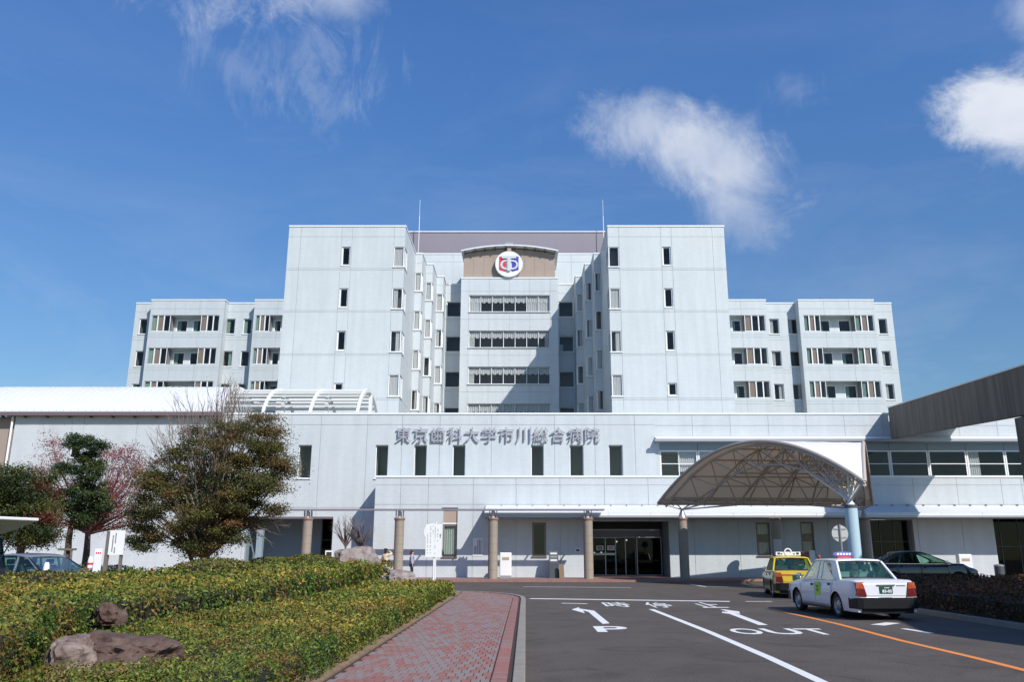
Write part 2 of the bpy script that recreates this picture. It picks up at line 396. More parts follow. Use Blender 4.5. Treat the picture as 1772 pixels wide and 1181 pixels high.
def put_text(mb, txt, c, w, h, xf=None, depth=0, bold=0.0, rot=0):
    """fit a text into a w x h box round c; xf maps (u, v, d) to the world"""
    v, f = textmesh(txt, 1, depth, bold)
    if not v: return
    xs = [p[0] for p in v]; ys = [p[1] for p in v]
    sx = w / max(1e-6, max(xs) - min(xs)); sy = h / max(1e-6, max(ys) - min(ys)); cx = (max(xs) + min(xs)) / 2; cy = (max(ys) + min(ys)) / 2
    mb.add([xf((p[0] - cx) * sx + c[0], (p[1] - cy) * sy + c[1], p[2]) for p in v], f)
def plane_xf(O, U, Nn):
    O = Vector(O); U = Vector(U); Nn = Vector(Nn)
    return lambda u, d, z: O + U * u + Nn * d + Vector((0, 0, z))
def cells(u0, u1, z0, z1, holes):
    us = sorted({u0, u1, *[min(max(h[k], u0), u1) for h in holes for k in (0, 1)]})
    zs = sorted({z0, z1, *[min(max(h[k], z0), z1) for h in holes for k in (2, 3)]})
    fill = [[not any(h[0] < (us[i] + us[i + 1]) / 2 < h[1] and h[2] < (zs[j] + zs[j + 1]) / 2 < h[3] for h in holes)
             for j in range(len(zs) - 1)] for i in range(len(us) - 1)]
    return us, zs, fill
def slab(mb, u0, u1, z0, z1, holes, d0, d1):
    """sheet from depth d0 (outer) back to d1 with holes and closed edges, local (u, d, z)"""
    us, zs, fill = cells(u0, u1, z0, z1, holes); nu = len(us) - 1; nz = len(zs) - 1
    def g(i, j): return 0 <= i < nu and 0 <= j < nz and fill[i][j]
    for i in range(nu):
        for j in range(nz):
            if not fill[i][j]: continue
            a, b, c, d = us[i], us[i + 1], zs[j], zs[j + 1]
            mb.add([(a, d0, c), (b, d0, c), (b, d0, d), (a, d0, d)], [(0, 1, 2, 3)])
            mb.add([(a, d1, c), (b, d1, c), (b, d1, d), (a, d1, d)], [(3, 2, 1, 0)])
            if not g(i - 1, j): mb.add([(a, d0, c), (a, d0, d), (a, d1, d), (a, d1, c)], [(0, 1, 2, 3)])
            if not g(i + 1, j): mb.add([(b, d0, c), (b, d1, c), (b, d1, d), (b, d0, d)], [(0, 1, 2, 3)])
            if not g(i, j - 1): mb.add([(a, d0, c), (a, d1, c), (b, d1, c), (b, d0, c)], [(0, 1, 2, 3)])
            if not g(i, j + 1): mb.add([(a, d0, d), (b, d0, d), (b, d1, d), (a, d1, d)], [(0, 1, 2, 3)])
GAP = .011
def split_cell(a, b, c, d, hs):
    for h in hs:
        if h[0] < b and h[1] > a and h[2] < d and h[3] > c:
            if h[0] <= a + .001 and h[1] >= b - .001:
                r = []
                if h[2] > c + .01: r += split_cell(a, b, c, h[2], hs)
                if h[3] < d - .01: r += split_cell(a, b, h[3], d, hs)
                return r
            if h[2] <= c + .001 and h[3] >= d - .001:
                r = []
                if h[0] > a + .01: r += split_cell(a, h[0], c, d, hs)
                if h[1] < b - .01: r += split_cell(h[1], b, c, d, hs)
                return r
    return [(a, b, c, d)]
def wall(parent, xf, u0, u1, z0, z1, ub, zb, holes, m, thick=.3, cap=True, gap=GAP):
    """a backing wall faced with panels that have recessed joints"""
    mb = MB(xf); slab(mb, u0, u1, z0, z1 - .004, holes, -.03, -thick); wl = mb.build('wall', M['joint'], parent)
    us = [u0] + sorted(b for b in ub if u0 < b < u1) + [u1]; zs = [z0] + sorted(b for b in zb if z0 < b < z1) + [z1]
    for i in range(len(us) - 1):
        for j in range(len(zs) - 1):
            a = us[i] + (gap if i else 0); b = us[i + 1] - (gap if i < len(us) - 2 else 0)
            c = zs[j] + (gap if j else 0); d = zs[j + 1] - (gap if j < len(zs) - 2 else 0)
            hs = [h for h in holes if h[0] < b and h[1] > a and h[2] < d and h[3] > c]
            for (a2, b2, c2, d2) in split_cell(a, b, c, d, hs):
                p = MB(xf); off = random.uniform(-.002, .002)
                slab(p, a2, b2, c2, d2, [h for h in hs if h[0] < b2 and h[1] > a2 and h[2] < d2 and h[3] > c2], off, -.0295)
                if p.v: p.build('panel', m, wl)
    if cap:
        MB(xf).box(u0 - .02, u1 + .02, .05, -thick - .05, z1 + .001, z1 + .13).build('coping', M['cap'], parent)
    return wl
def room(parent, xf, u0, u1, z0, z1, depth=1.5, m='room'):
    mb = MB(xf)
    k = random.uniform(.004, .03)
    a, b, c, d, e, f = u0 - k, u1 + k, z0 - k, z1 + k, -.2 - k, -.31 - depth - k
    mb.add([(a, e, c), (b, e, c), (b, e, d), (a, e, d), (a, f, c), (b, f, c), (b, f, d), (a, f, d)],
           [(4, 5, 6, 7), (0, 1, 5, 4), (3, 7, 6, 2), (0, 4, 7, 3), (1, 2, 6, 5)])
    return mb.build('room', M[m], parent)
def curtain_sheet(xf, u0, u1, z0, z1, d, waves=6, amp=.03, scallop=0, part=None):
    mb = MB(xf); n = max(8, int(waves * 8)); vs = []
    for i in range(n + 1):
        t = i / n; u = u0 + (u1 - u0) * t; dd = d + amp * math.sin(t * waves * 2 * math.pi)
        zb = z0 - (scallop * abs(math.sin(t * math.pi * max(1, round((u1 - u0) / .5)))) if scallop else 0)
        vs += [(u, dd, zb), (u, dd, z1)]
    mb.add(vs, [(2 * i, 2 * i + 2, 2 * i + 3, 2 * i + 1) for i in range(n)]); return mb
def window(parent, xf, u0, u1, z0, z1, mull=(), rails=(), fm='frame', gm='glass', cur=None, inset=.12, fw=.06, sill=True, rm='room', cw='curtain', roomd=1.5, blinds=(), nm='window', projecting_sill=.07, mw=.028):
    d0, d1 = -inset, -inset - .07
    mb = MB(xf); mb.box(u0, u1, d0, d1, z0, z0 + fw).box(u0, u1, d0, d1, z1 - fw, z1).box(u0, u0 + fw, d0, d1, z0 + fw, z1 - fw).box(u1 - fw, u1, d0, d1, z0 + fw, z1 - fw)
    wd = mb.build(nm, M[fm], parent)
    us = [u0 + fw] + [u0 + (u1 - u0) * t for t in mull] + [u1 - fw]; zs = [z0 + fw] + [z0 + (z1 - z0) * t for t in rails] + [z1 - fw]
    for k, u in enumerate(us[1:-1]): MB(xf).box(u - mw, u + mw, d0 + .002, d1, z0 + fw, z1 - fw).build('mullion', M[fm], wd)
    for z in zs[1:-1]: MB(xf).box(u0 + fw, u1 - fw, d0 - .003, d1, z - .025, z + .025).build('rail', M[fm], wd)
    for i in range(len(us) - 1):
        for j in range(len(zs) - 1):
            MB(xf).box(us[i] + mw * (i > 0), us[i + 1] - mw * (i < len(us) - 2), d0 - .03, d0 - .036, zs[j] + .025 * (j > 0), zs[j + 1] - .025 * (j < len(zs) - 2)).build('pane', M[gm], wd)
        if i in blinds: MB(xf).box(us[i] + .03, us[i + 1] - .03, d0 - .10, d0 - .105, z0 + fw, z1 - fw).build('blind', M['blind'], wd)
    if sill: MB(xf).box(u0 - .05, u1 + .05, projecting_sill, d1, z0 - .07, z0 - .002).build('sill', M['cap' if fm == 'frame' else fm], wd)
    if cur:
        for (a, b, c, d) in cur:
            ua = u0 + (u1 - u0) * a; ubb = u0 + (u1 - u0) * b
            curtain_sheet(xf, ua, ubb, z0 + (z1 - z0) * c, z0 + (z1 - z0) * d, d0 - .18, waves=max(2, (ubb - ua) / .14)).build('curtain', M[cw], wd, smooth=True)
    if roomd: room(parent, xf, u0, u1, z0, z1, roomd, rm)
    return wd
def struct(name, mb, m, smooth=False): return mb.build(name, m, None, smooth, kind='structure')
# ---------------------------------------------------------------- ground
XC = -1.65                                              # centre line of the hospital
struct('ground', MB().box(-900, 900, -60, 1900, -.6, -.02), M['soild'])
struct('road', MB().box(-420, 420, -50, 420, -.02, 0), M['asphalt'])

# ---------------------------------------------------------------- ward building
ward = thing('ward_building', 'pale blue-grey seven-storey ward block with two front towers, stepped courtyard bays and side wings', 'hospital', (XC, 78, 0))
FZ = [26.8 - 3.7 * k for k in range(5)]                  # window heads, top down
ZT = 28.6; ZB = 9.0
def mir(side, x): return x if side < 0 else 2 * XC - x
def corner_window(side, X, Y, wf, ws, z0, z1, style):
    """a window that wraps the corner of a bay: a front light and a side light"""
    s = -side                                            # outward (towards the courtyard axis)
    xf = lambda u, d, z: Vector((X - s * u, Y + d, z))   # u runs away from the corner along the front, d into the building
    mb = MB(xf)
    for z in (z0, z1 - .06): mb.box(-.0, wf, .04, .11, z, z + .06); mb.box(.04, .11, .11, ws, z, z + .06)
    mb.box(.04, .12, .04, .12, z0 + .06, z1 - .06); mb.box(wf - .06, wf, .041, .11, z0 + .06, z1 - .06); mb.box(.041, .11, ws - .06, ws, z0 + .06, z1 - .06)
    mb.box(.041, .11, ws * .52, ws * .52 + .05, z0 + .06, z1 - .06)
    wd = mb.build('corner_window', M['frame'], ward)
    MB(xf).box(.12, wf - .06, .07, .076, z0 + .06, z1 - .06).build('pane', M['glass'], wd)
    MB(xf).box(.07, .076, .12, ws - .06, z0 + .06, z1 - .06).build('pane', M['glass'], wd)
    MB(xf).box(-.06, wf + .04, -.07, .1, z0 - .07, z0 - .003).box(-.06, .1, .1, ws + .04, z0 - .07, z0 - .003).build('sill', M['cap'], wd)
    MB(xf).box(.30, wf + .05, .9, .95, z0 - .05, z1 + .05).box(wf, wf + .05, .3, .9, z0 - .05, z1 + .05).box(.30, .35, .95, ws + .2, z0 - .05, z1 + .05).box(.3, wf + .05, .3, .95, z1 + .05, z1 + .1).build('room', M['room'], wd)
    if style:
        a, b = (.14, wf - .08) if style == 1 else (.14, wf * .55) if style == 2 else (wf * .5, wf - .08)
        curtain_sheet(xf, a, b, z0 + .08, z1 - .08, .16, waves=max(3, (b - a) / .12), amp=.02).build('curtain', M['curtain'], wd, smooth=True)
        if style == 1: curtain_sheet(lambda u, d, z: Vector((X - s * d, Y + u, z)), .2, ws - .1, z0 + .08, z1 - .08, .16, waves=ws / .14, amp=.02).build('curtain', M['curtain'], wd, smooth=True)
for side in (-1, 1):
    xo, xi = mir(side, -20.2), mir(side, -10.26)
    a, b = min(xo, xi), max(xo, xi); mid_x = (a + b) / 2
    F = plane_xf((0, 66, 0), (1, 0, 0), (0, -1, 0))
    holes = []; cw = .92
    for k, z in enumerate(FZ):
        zt, zb = (z, z - 1.68) if k < 3 else ((15.0, 13.95) if k == 3 else (11.6, 10.4))
        holes.append((mid_x - .36, mid_x + .36, zb, zt))
        holes.append((xi - cw, xi + .01, z - 1.8, z) if side < 0 else (xi - .01, xi + cw, z - 1.8, z))
    ub = [mid_x - .45, mid_x + .45, xi + side * .95, xi - side * 0 + (8.9 if side > 0 else -8.9)]
    zb_ = [27.7] + [z + .10 - 2.2 for z in FZ] + [z + .24 - 2.2 for z in FZ]
    wall(ward, F, a, b, ZB, ZT, ub, zb_, holes, M['tile_tower'])
    for k, z in enumerate(FZ[:4]):
        zt, zb = (z, z - 1.68) if k < 3 else (15.0, 13.95)
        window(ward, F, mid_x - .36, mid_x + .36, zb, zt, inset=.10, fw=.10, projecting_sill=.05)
    # side faces
    if side < 0: FI = plane_xf((xi, 66, 0), (0, 1, 0), (1, 0, 0)); FO = plane_xf((xo, 66, 0), (0, 1, 0), (-1, 0, 0))
    else: FI = plane_xf((xi, 66, 0), (0, 1, 0), (-1, 0, 0)); FO = plane_xf((xo, 66, 0), (0, 1, 0), (1, 0, 0))
    sh = [(-.01, 1.5, z - 1.8, z) for z in FZ]
    wall(ward, FI, .035, 6.7, ZB, ZT, [1.6, 4.2], [27.7] + [z - 2.0 for z in FZ], sh, M['tile_tower'])
    wall(ward, FO, .035, 23, ZB, ZT, [2, 7, 12, 17], [27.7] + [z - 2.0 for z in FZ], [], M['tile_tower'])
    for k, z in enumerate(FZ): corner_window(side, xi, 66, cw, 1.5, z - 1.8, z, [1, 3, 2, 1, 1][k] if side < 0 else [0, 1, 3, 1, 1][k])
    # stepped bays
    xs = [mir(side, x) for x in (-10.26, -9.62, -8.98, -8.30)]; ys = [72.7, 75.6, 79.3, 81.9]
    for j in range(3):
        x0, x1 = xs[j], xs[j + 1]; a, b = min(x0, x1), max(x0, x1); Y = ys[j]
        fb = plane_xf((0, Y, 0), (1, 0, 0), (0, -1, 0))
        wall(ward, fb, a + (.005 if side < 0 else 0), b, ZB, ZT, [], [27.7] + [z - 2.0 for z in FZ], [(a - 1, b + 1, z - 1.8, z) for z in FZ], M['tile'])
        fs = plane_xf((x1, Y, 0), (0, 1, 0), (1 if side < 0 else -1, 0, 0))
        wall(ward, fs, .035, ys[j + 1] - Y + .02, ZB, ZT, [1.1], [27.7] + [z - 2.0 for z in FZ], [(-.01, 1.0, z - 1.8, z) for z in FZ], M['tile'])
        for k, z in enumerate(FZ): corner_window(side, x1, Y, abs(x1 - x0) - .02, 1.0, z - 1.8, z, random.choice([1, 1, 2, 3, 0]))
    x0, x1 = xs[3], mir(side, -6.55); a, b = min(x0, x1), max(x0, x1)
    fr = plane_xf((0, 81.9, 0), (1, 0, 0), (0, -1, 0))
    wins = [(a + .12, b - .1, z - 1.65, z) for z in FZ]
    wall(ward, fr, a, b, ZB, ZT, [], [27.7] + [z - 2.0 for z in FZ], wins, M['tile'])
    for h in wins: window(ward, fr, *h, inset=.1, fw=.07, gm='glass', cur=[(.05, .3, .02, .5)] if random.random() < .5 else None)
# central block
FCN = plane_xf((0, 79.7, 0), (1, 0, 0), (0, -1, 0)); c0, c1 = XC - 4.9, XC + 4.9
ch = [(XC - 4.05, XC + 4.05, z - 1.75, z) for z in FZ]
wall(ward, FCN, c0, c1, ZB, ZT - .05, [XC - 4.1, XC - 2.05, XC, XC + 2.05, XC + 4.1], [27.2] + [z - 2.55 for z in FZ], ch, M['tile'])
for k, z in enumerate(FZ):
    wd = window(ward, FCN, XC - 4.05, XC + 4.05, z - 1.75, z, mull=[i / 7 for i in range(1, 7)], inset=.14, fw=.06, projecting_sill=.12)
    for i in range(7):
        ua = XC - 4.0 + i * 8.1 / 7; ub_ = ua + 8.1 / 7 - .08
        curtain_sheet(FCN, ua, ub_, z - .62 - (.1 if k == 3 else 0), z - .07, -.26, waves=5, amp=.03, scallop=.16).build('valance', M['curtain'], wd, smooth=True)
    for i in {0: (0, 5, 6), 1: (0, 6), 2: (0,), 3: (0, 6), 4: ()}[k]:
        ua = XC - 4.0 + i * 8.1 / 7; w_ = 8.1 / 7 - .08
        aa, bb = (ua, ua + w_) if k == 0 else ((ua, ua + w_ * .5) if i == 0 else (ua + w_ * .55, ua + w_))
        curtain_sheet(FCN, aa, bb, z - 1.66, z - .45, -.30, waves=6, amp=.03).build('curtain', M['curtain'], wd, smooth=True)
for s in (-1, 1):
    x = c0 if s < 0 else c1; fs = plane_xf((x, 79.7, 0), (0, 1, 0), (s, 0, 0))
    wall(ward, fs, .035, 2.3, ZB, ZT - .05, [], [27.2] + [z - 2.55 for z in FZ], [], M['tile'], cap=False)
# roof decks
MB().box(-20.0, -10.5, 66.3, 90, 28.2, 28.3).box(7.2, 16.7, 66.3, 90, 28.2, 28.3).box(-10.5, 7.2, 82.2, 90, 28.2, 28.3).box(-6.3, 3.0, 80, 82.2, 28.2, 28.31).box(-10.2, -9.9, 73, 82.2, 28.2, 28.3).box(6.6, 6.9, 73, 82.2, 28.2, 28.3).build('roof', M['joint'], ward)
# upper wall and penthouse
FU = plane_xf((0, 86, 0), (1, 0, 0), (0, -1, 0)); wall(ward, FU, -14, 10.7, 28, 33.5, [-11, -8, -5, 2, 5, 8], [32.6], [], M['tile_tower'])
pm = MB(); pm.box(-14.2, 10.9, 89, 101, 30, 37.3).build('penthouse', M['pent'], ward)
MB().box(-14.3, 11.0, 88.9, 101.1, 37.302, 37.42).build('coping', M['cap'], ward)
# emblem wall with a shallow arched roof
xa, xb = XC - 4.72, XC + 4.62
def archz(x): return 31.85 - .55 * ((x - XC) / 4.75) ** 2
n = 18; pts = [(xa + (xb - xa) * i / n, archz(xa + (xb - xa) * i / n)) for i in range(n + 1)]
for i in range(9):
    a = xa + (xb - xa) * i / 9 + .006; b = xa + (xb - xa) * (i + 1) / 9 - .006
    MB().wallpoly([(a, 28.56), (b, 28.56), (b, 30.985), (a, 30.985)], 80.0, 80.3).build('panel', M['brown'], ward)
    MB().wallpoly([(a, 31.0), (b, 31.0), (b, archz(b)), ((a + b) / 2, archz((a + b) / 2)), (a, archz(a))], 80.0, 80.3).build('panel', M['brown'], ward)
MB().wallpoly([(xa + .02, 28.5)] + [(xb - .02, 28.5)] + [(x, z - .02) for x, z in reversed(pts)], 80.306, 85).build('wall', M['brown'], ward)
up = [(XC - 4.95 + 9.9 * i / n, archz(XC - 4.95 + 9.9 * i / n) + .12) for i in range(n + 1)]
rf = MB().wallpoly([(x, z) for x, z in up] + [(x, z + .12) for x, z in reversed(up)], 79.3, 85.3).build('roof', M['cap'], ward)
for i in range(10):
    x = XC - 4.6 + 9.2 * i / 9; MB().box(x - .06, x + .06, 79.35, 80.1, archz(x) - .08, archz(x) + .115).build('bracket', M['darkgrey'], rf)
MB().box(XC - .45, XC + .35, 79.5, 80, archz(XC) + .245, archz(XC) + .55).build('floodlight', M['steel'], rf)
MB().box(XC - .25, XC + .15, 79.5, 79.98, 31.5, 31.9).build('lamp_box', M['shutter'], rf)
# wings
def pxX(px, Y): return at(px, 560, Y).x
def wing(segs, side):
    """segs: (px0, px1, Y, openings); openings: (px0, px1, kind)"""
    for (p0, p1, Y, ops) in segs:
        f = plane_xf((0, Y, 0), (1, 0, 0), (0, -1, 0)); u0, u1 = pxX(p0, Y), pxX(p1, Y)
        holes = []
        for (a, b, kind) in ops:
            for z in FZ: holes.append((pxX(a, Y), pxX(b, Y), z - 1.72, z + (.05 if kind == 'w' else .12)))
        n = max(1, round((u1 - u0) / 3.2))
        wall(ward, f, u0, u1, ZB, ZT, [u0 + (u1 - u0) * i / n for i in range(1, n)], [27.65] + [z - 2.1 for z in FZ] + [z - 1.9 - .5 for z in FZ], holes, M['tile_wing'])
        for (a, b, kind) in ops:
            A, B = pxX(a, Y), pxX(b, Y)
            for z in FZ[:4]:
                z0, z1 = z - 1.72, z
                if kind == 'w':
                    q = random.random(); cu = [(.04, .45, .03, .97)] if q < .35 else ([(.55, .96, .03, .97)] if q < .6 else None)
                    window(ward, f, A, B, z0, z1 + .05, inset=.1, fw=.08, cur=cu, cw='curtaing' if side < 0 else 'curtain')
                elif kind[0] == 'g':                     # glazed strip flush with the face, mullions, one screened light
                    window(ward, f, A, B, z0, z1 + .12, mull=[.34, .67], inset=.05, fw=.06, mw=.06, blinds=(1,) if kind != 'g2' else (0,), cur=[(.02, .25, .03, .97)], cw='curtaing', sill=False)
                elif kind[0] == 'L':                     # set-back loggia
                    d = 1.1; F2 = lambda u, dd, zz, f=f, d=d: f(u, dd - d, zz)
                    frs = [tuple(float(t) for t in s_.split('-')) for s_ in kind[1:].split(',')]
                    hs = [(A + (B - A) * s0, A + (B - A) * s1, z0 + .05, z1 - .15) for s0, s1 in frs]
                    mb = MB(F2); slab(mb, A - .02, B + .02, z0 - .3, z1 + .35, hs, 0, -.25); mb.build('recess_wall', M['tile_wing'], ward)
                    for h in hs:
                        window(ward, F2, *h, inset=.02, fw=.09, cur=[(.04, .4, .03, .97)] if random.random() < .6 else None, cw='curtaing', projecting_sill=.08)
                    MB(f).box(A, B, -.31, -d, z0 - .12, z0 - .004).box(A, B, -.31, -d, z1 + .125, z1 + .24).box(A - .03, A + .005, -.31, -d, z0, z1 + .12).box(B - .005, B + .03, -.31, -d, z0, z1 + .12).build('recess_lining', M['tile_wing'], ward)
    for (p0, p1, Y, ops), (q0, q1, Y2, o2) in zip(segs, segs[1:]):
        if Y < Y2: x = pxX(p1, Y); ff = plane_xf((x, Y, 0), (0, 1, 0), (1, 0, 0)); wall(ward, ff, .035, Y2 - Y + .01, ZB, ZT, [], [27.65], [], M['tile_wing'])
        else: x = pxX(q0, Y2); ff = plane_xf((x, Y2, 0), (0, 1, 0), (-1, 0, 0)); wall(ward, ff, .035, Y - Y2 + .01, ZB, ZT, [], [27.65], [], M['tile_wing'])
YR, YP = 88.6, 87.4
wing([(232, 258, YR, [(241, 255, 'w')]),
      (258, 386, YP, [(261, 294, 'g'), (294, 347, 'L.08-.45,.62-.98'), (347, 379, 'g2')]),
      (386, 438, YR, [(390, 407, 'w'), (421, 436, 'w')]),
      (438, 520, YP, [(441, 466, 'g'), (466, 498, 'L.1-.5')])], -1)
wing([(1240, 1328, YP, [(1240, 1289, 'L.62-.95'), (1289, 1325, 'g2')]),
      (1328, 1384, YR, [(1331, 1348, 'w'), (1363, 1381, 'w')]),
      (1384, 1516, YP, [(1391, 1420, 'g'), (1420, 1480, 'L.02-.38,.62-.97'), (1480, 1513, 'g')]),
      (1516, 1546, YR, [(1520, 1535, 'w')])], 1)
xl = pxX(232, YR); xr = pxX(1546, YR)
for x, s in ((xl, -1), (xr, 1)):
    wall(ward, plane_xf((x, YR, 0), (0, 1, 0), (s, 0, 0)), .035, 14, ZB, ZT, [4, 9], [27.65] + [z - 2.1 for z in FZ], [], M['tile_wing'])
MB().box(xl + .2, -20.2, YR + .3, 102, 28.2, 28.3).box(16.9, xr - .2, YR + .3, 102, 28.2, 28.3).build('roof', M['joint'], ward)
MB().box(xl, xr, 102, 102.3, ZB, ZT).build('wall', M['tile_wing'], ward)
MB().box(xl + .4, xr - .4, 90.5, 101.7, 0, ZB + 3).build('wall', M['joint'], ward)
for x, z1, Y, lab in ((-10.9, 0, 88, 'thin white lightning rod above the left end of the purple-grey penthouse'), (8.2, 0, 88, 'thin white lightning rod behind the top corner of the right tower')):
    px = 727 if x < 0 else 1043; p = at(px, 346, 88)
    t = MB(); t.tube([(p.x, 88, 33), (p.x, 88, p.z - 2)], .04, 6); t.tube([(p.x, 88, p.z - 2), (p.x, 88, p.z)], .02, 5)
    t.box(p.x - .15, p.x + .15, 87.8, 89.2, 32.9, 33.1)
    tag(t.build('lightning_rod', M['white'], loc=(p.x, 88, 33)), lab, 'lightning rod', 'lightning rods on the ward roof')
# emblem
ec = Vector((XC - .07, 79.45, 30.05))
em = thing('hospital_emblem', 'round white emblem with red and blue shield and silver letters on the brown roof wall', 'emblem', tuple(ec))
def disc(mb, c, r, y0, y1, n=48, rr=None):
    cx, cz = c; vs = []
    for y, q in ((y0, r if rr is None else rr), (y1, r)):
        vs += [(cx + q * math.cos(k * 2 * math.pi / n), y, cz + q * math.sin(k * 2 * math.pi / n)) for k in range(n)]
    mb.add(vs, [tuple(range(n)), tuple(range(2 * n - 1, n - 1, -1))] + [(k, k + n, (k + 1) % n + n, (k + 1) % n) for k in range(n)])
mb = MB(); disc(mb, (ec.x, ec.z), 1.42, 79.45, 79.72, rr=1.38); mb.build('disc', M['white'], em)
MB().box(ec.x - .3, ec.x + .3, 79.72, 80.0, ec.z - .3, ec.z + .3).build('bracket', M['steel'], em)
def shield(u0, u1):
    # half of the shield
    def low(u): return -.62 - .30 * (1 - abs(u) / .98) 
    ps = [(u0, .78), (u1, .78)] + [(u, low(u)) for u in np.linspace(u1, u0, 8)]
    return [(ec.x + a, ec.z + b) for a, b in reversed(ps)]
MB().wallpoly(shield(-.98, -.30), 79.40, 79.452).build('shield_half', M['red'], em, label='red left side of the shield')
MB().wallpoly(shield(.30, .98), 79.40, 79.452).build('shield_half', M['blue'], em, label='blue right side of the shield')
exf = lambda y: (lambda u, v, d: Vector((ec.x + u, y - d, ec.z + v)))
for ch_, c, w_, h_, y in (('C', (-.36, -.10), 1.05, 1.10, 79.395), ('D', (.46, -.12), .95, 1.05, 79.36), ('T', (0, .02), 1.45, 1.62, 79.32)):
    mb = MB(); put_text(mb, ch_, c, w_, h_, exf(y), depth=.03, bold=.02); mb.build('emblem_letter', M['silver'], em)

# ---------------------------------------------------------------- entrance building (two storeys)
ent = thing('entrance_building', 'long white two-storey tiled front building with the main entrance and barrel roof on the left', 'building', (0, 60, 0))
YS = 56.5; YB = 54.0; ZP = 10.85
FS = plane_xf((0, YS, 0), (1, 0, 0), (0, -1, 0))
def wx(px, py=800, Y=YS): return at(px, py, Y).x
XL0 = wx(22, 760); XS1 = wx(1133, 760)
z8, z6 = 8.76, 6.50
wpx = [(515, 538), (649, 671), (716, 738), (783, 805), (919, 941), (986, 1010), (1054, 1078)]
holes = [(wx(a), wx(b), z6, z8) for a, b in wpx]
o0, o1, oz = wx(425, 930), wx(575, 930), 3.95
holes.append((o0, o1, -1, oz)); holes.append((wx(1019, 950), wx(1200, 950), -1, 5.2))
sw = (wx(27, 790), wx(34, 790), 7.0, 8.4); holes.append((wx(118), wx(136), 7.9, 8.7))
gl = [wx(x, 920) for x in (265, 300)]
ub = [wx(x) for x in (116, 137, 230, 330, 430, 500, 552, 633, 694, 760, 850, 960, 1030, 1100)]
wall(ent, FS, XL0, XS1, 0, ZP, ub, [4.35, 4.55, 10.15], holes, M['tile'])
for a, b in wpx:
    window(ent, FS, wx(a), wx(b), z6, z8, inset=.16, fw=.05, gm='glass', roomd=2, fm='frame', rm='roomlit')
window(ent, FS, wx(118), wx(136), 7.9, 8.7, inset=.1, fw=.06, gm='glassd')
# brown end bay with a downpipe
FB = plane_xf((0, YS + .25, 0), (1, 0, 0), (0, -1, 0))
wall(ent, FB, -42, XL0 + .02, 0, ZP - .1, [-38.6, -35.4], [9.9], [], M['brown'], cap=False)
MB().tube([(XL0 - .15, YS - .1, .1), (XL0 - .15, YS - .1, 10.7)], .075, 8).build('downpipe', M['white'], ent)
MB().box(-42, -41.7, YS + .6, 66, 0, 10.8).build('wall', M['brown'], ent)
# covered drive opening
rd = MB(); rd.box(o0 - .3, wx(537, 930), YS + 3, YS + 3.2, 0, oz + .3); rd.box(o0 - .3, o0, YS + .31, YS + 3, 0, oz + .3); rd.box(o1, o1 + .3, YS + .31, YS + 6, 0, oz + .3)
rd.build('recess_wall', M['cladblue'], ent)
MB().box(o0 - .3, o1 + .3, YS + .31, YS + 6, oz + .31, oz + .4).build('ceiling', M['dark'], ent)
MB().box(o0, o1, YS - .03, YS + .35, oz - .14, oz + .0).build('lintel', M['gutter'], ent)
FD = plane_xf((0, YS + 3, 0), (1, 0, 0), (0, -1, 0))
window(ent, FD, wx(537, 930), o1, .05, oz, mull=[.5], rails=[.33, .62], fm='darkgrey', gm='glassk', inset=0, fw=.08, sill=False, rm='dark', roomd=2.5)
MB().box(-17.9, -17.5, YS - .05, YS + .3, .3, 3.1).build('pilaster', M['cladblue'], ent)
# barrel roof
YA, YZ_, zA, rise = 56.25, 65.7, 10.95, 2.45
def arc(t, lift=0, YA=YA):
    y = YA + (YZ_ - YA) * t; c = (YA + YZ_) / 2; h = (YZ_ - YA) / 2; Rr = (h * h + rise * rise) / (2 * rise)
    return y, zA + math.sqrt(max(0, Rr * Rr - (y - c) ** 2)) - (Rr - rise) + lift
XR0, XR1 = -38.4, wx(378, 712, 56.3)
mb = MB(); K = 20
for t0_, lift in ((0, 0),):
    vs = []
    for x in (XR0, XR1):
        for i in range(K + 1): y, z = arc(i / K); vs.append((x, y, z))
        for i in range(K + 1): y, z = arc(i / K, .12); vs.append((x, y, z))
    m_ = 2 * (K + 1); fs = []
    for i in range(K): fs += [(K + 1 + i, K + 2 + i, m_ + K + 2 + i, m_ + K + 1 + i), (i + 1, i, m_ + i, m_ + i + 1), (i, i + 1, K + 2 + i, K + 1 + i), (m_ + i + 1, m_ + i, m_ + K + 1 + i, m_ + K + 2 + i)]
    fs += [(0, K + 1, m_ + K + 1, m_)]
    mb.add(vs, fs)
roof = mb.build('barrel_roof', M['roofw'], ent, smooth=True)
nseam = 34
for i in range(nseam + 1):
    x = XR0 + .05 + (XR1 - XR0 - .1) * i / nseam
    q = MB(); vs = []
    for k in range(K + 1):
        y, z = arc(k / K, .12); vs += [(x - .02, y, z), (x + .02, y, z), (x + .02, y, z + .06), (x - .02, y, z + .06)]
    q.add(vs, [(4 * k + a, 4 * k + (a + 1) % 4, 4 * k + 4 + (a + 1) % 4, 4 * k + 4 + a) for k in range(K) for a in range(4)])
    q.build('seam', M['roofw'], roof)
gw = []
for i in range(K + 1): y, z = arc(i / K, .1); gw.append((y, z))
MB().add([(XR1 - .05, y, z) for y, z in gw] + [(XR1 - .2, y, z) for y, z in gw], [tuple(range(K + 1)), tuple(range(2 * K + 1, K, -1))]).build('gable_wall', M['roofw'], ent)
MB().box(XR0, XR1 + .3, 55.98, 56.3, 10.72, 10.97).build('gutter', M['gutter'], ent)
for i in range(12):
    x = XR0 + 1 + i * 1.5
    MB().box(x, x + .05, 56.05, 56.45, 10.6, 10.719).build('gutter_bracket', M['darkgrey'], ent)
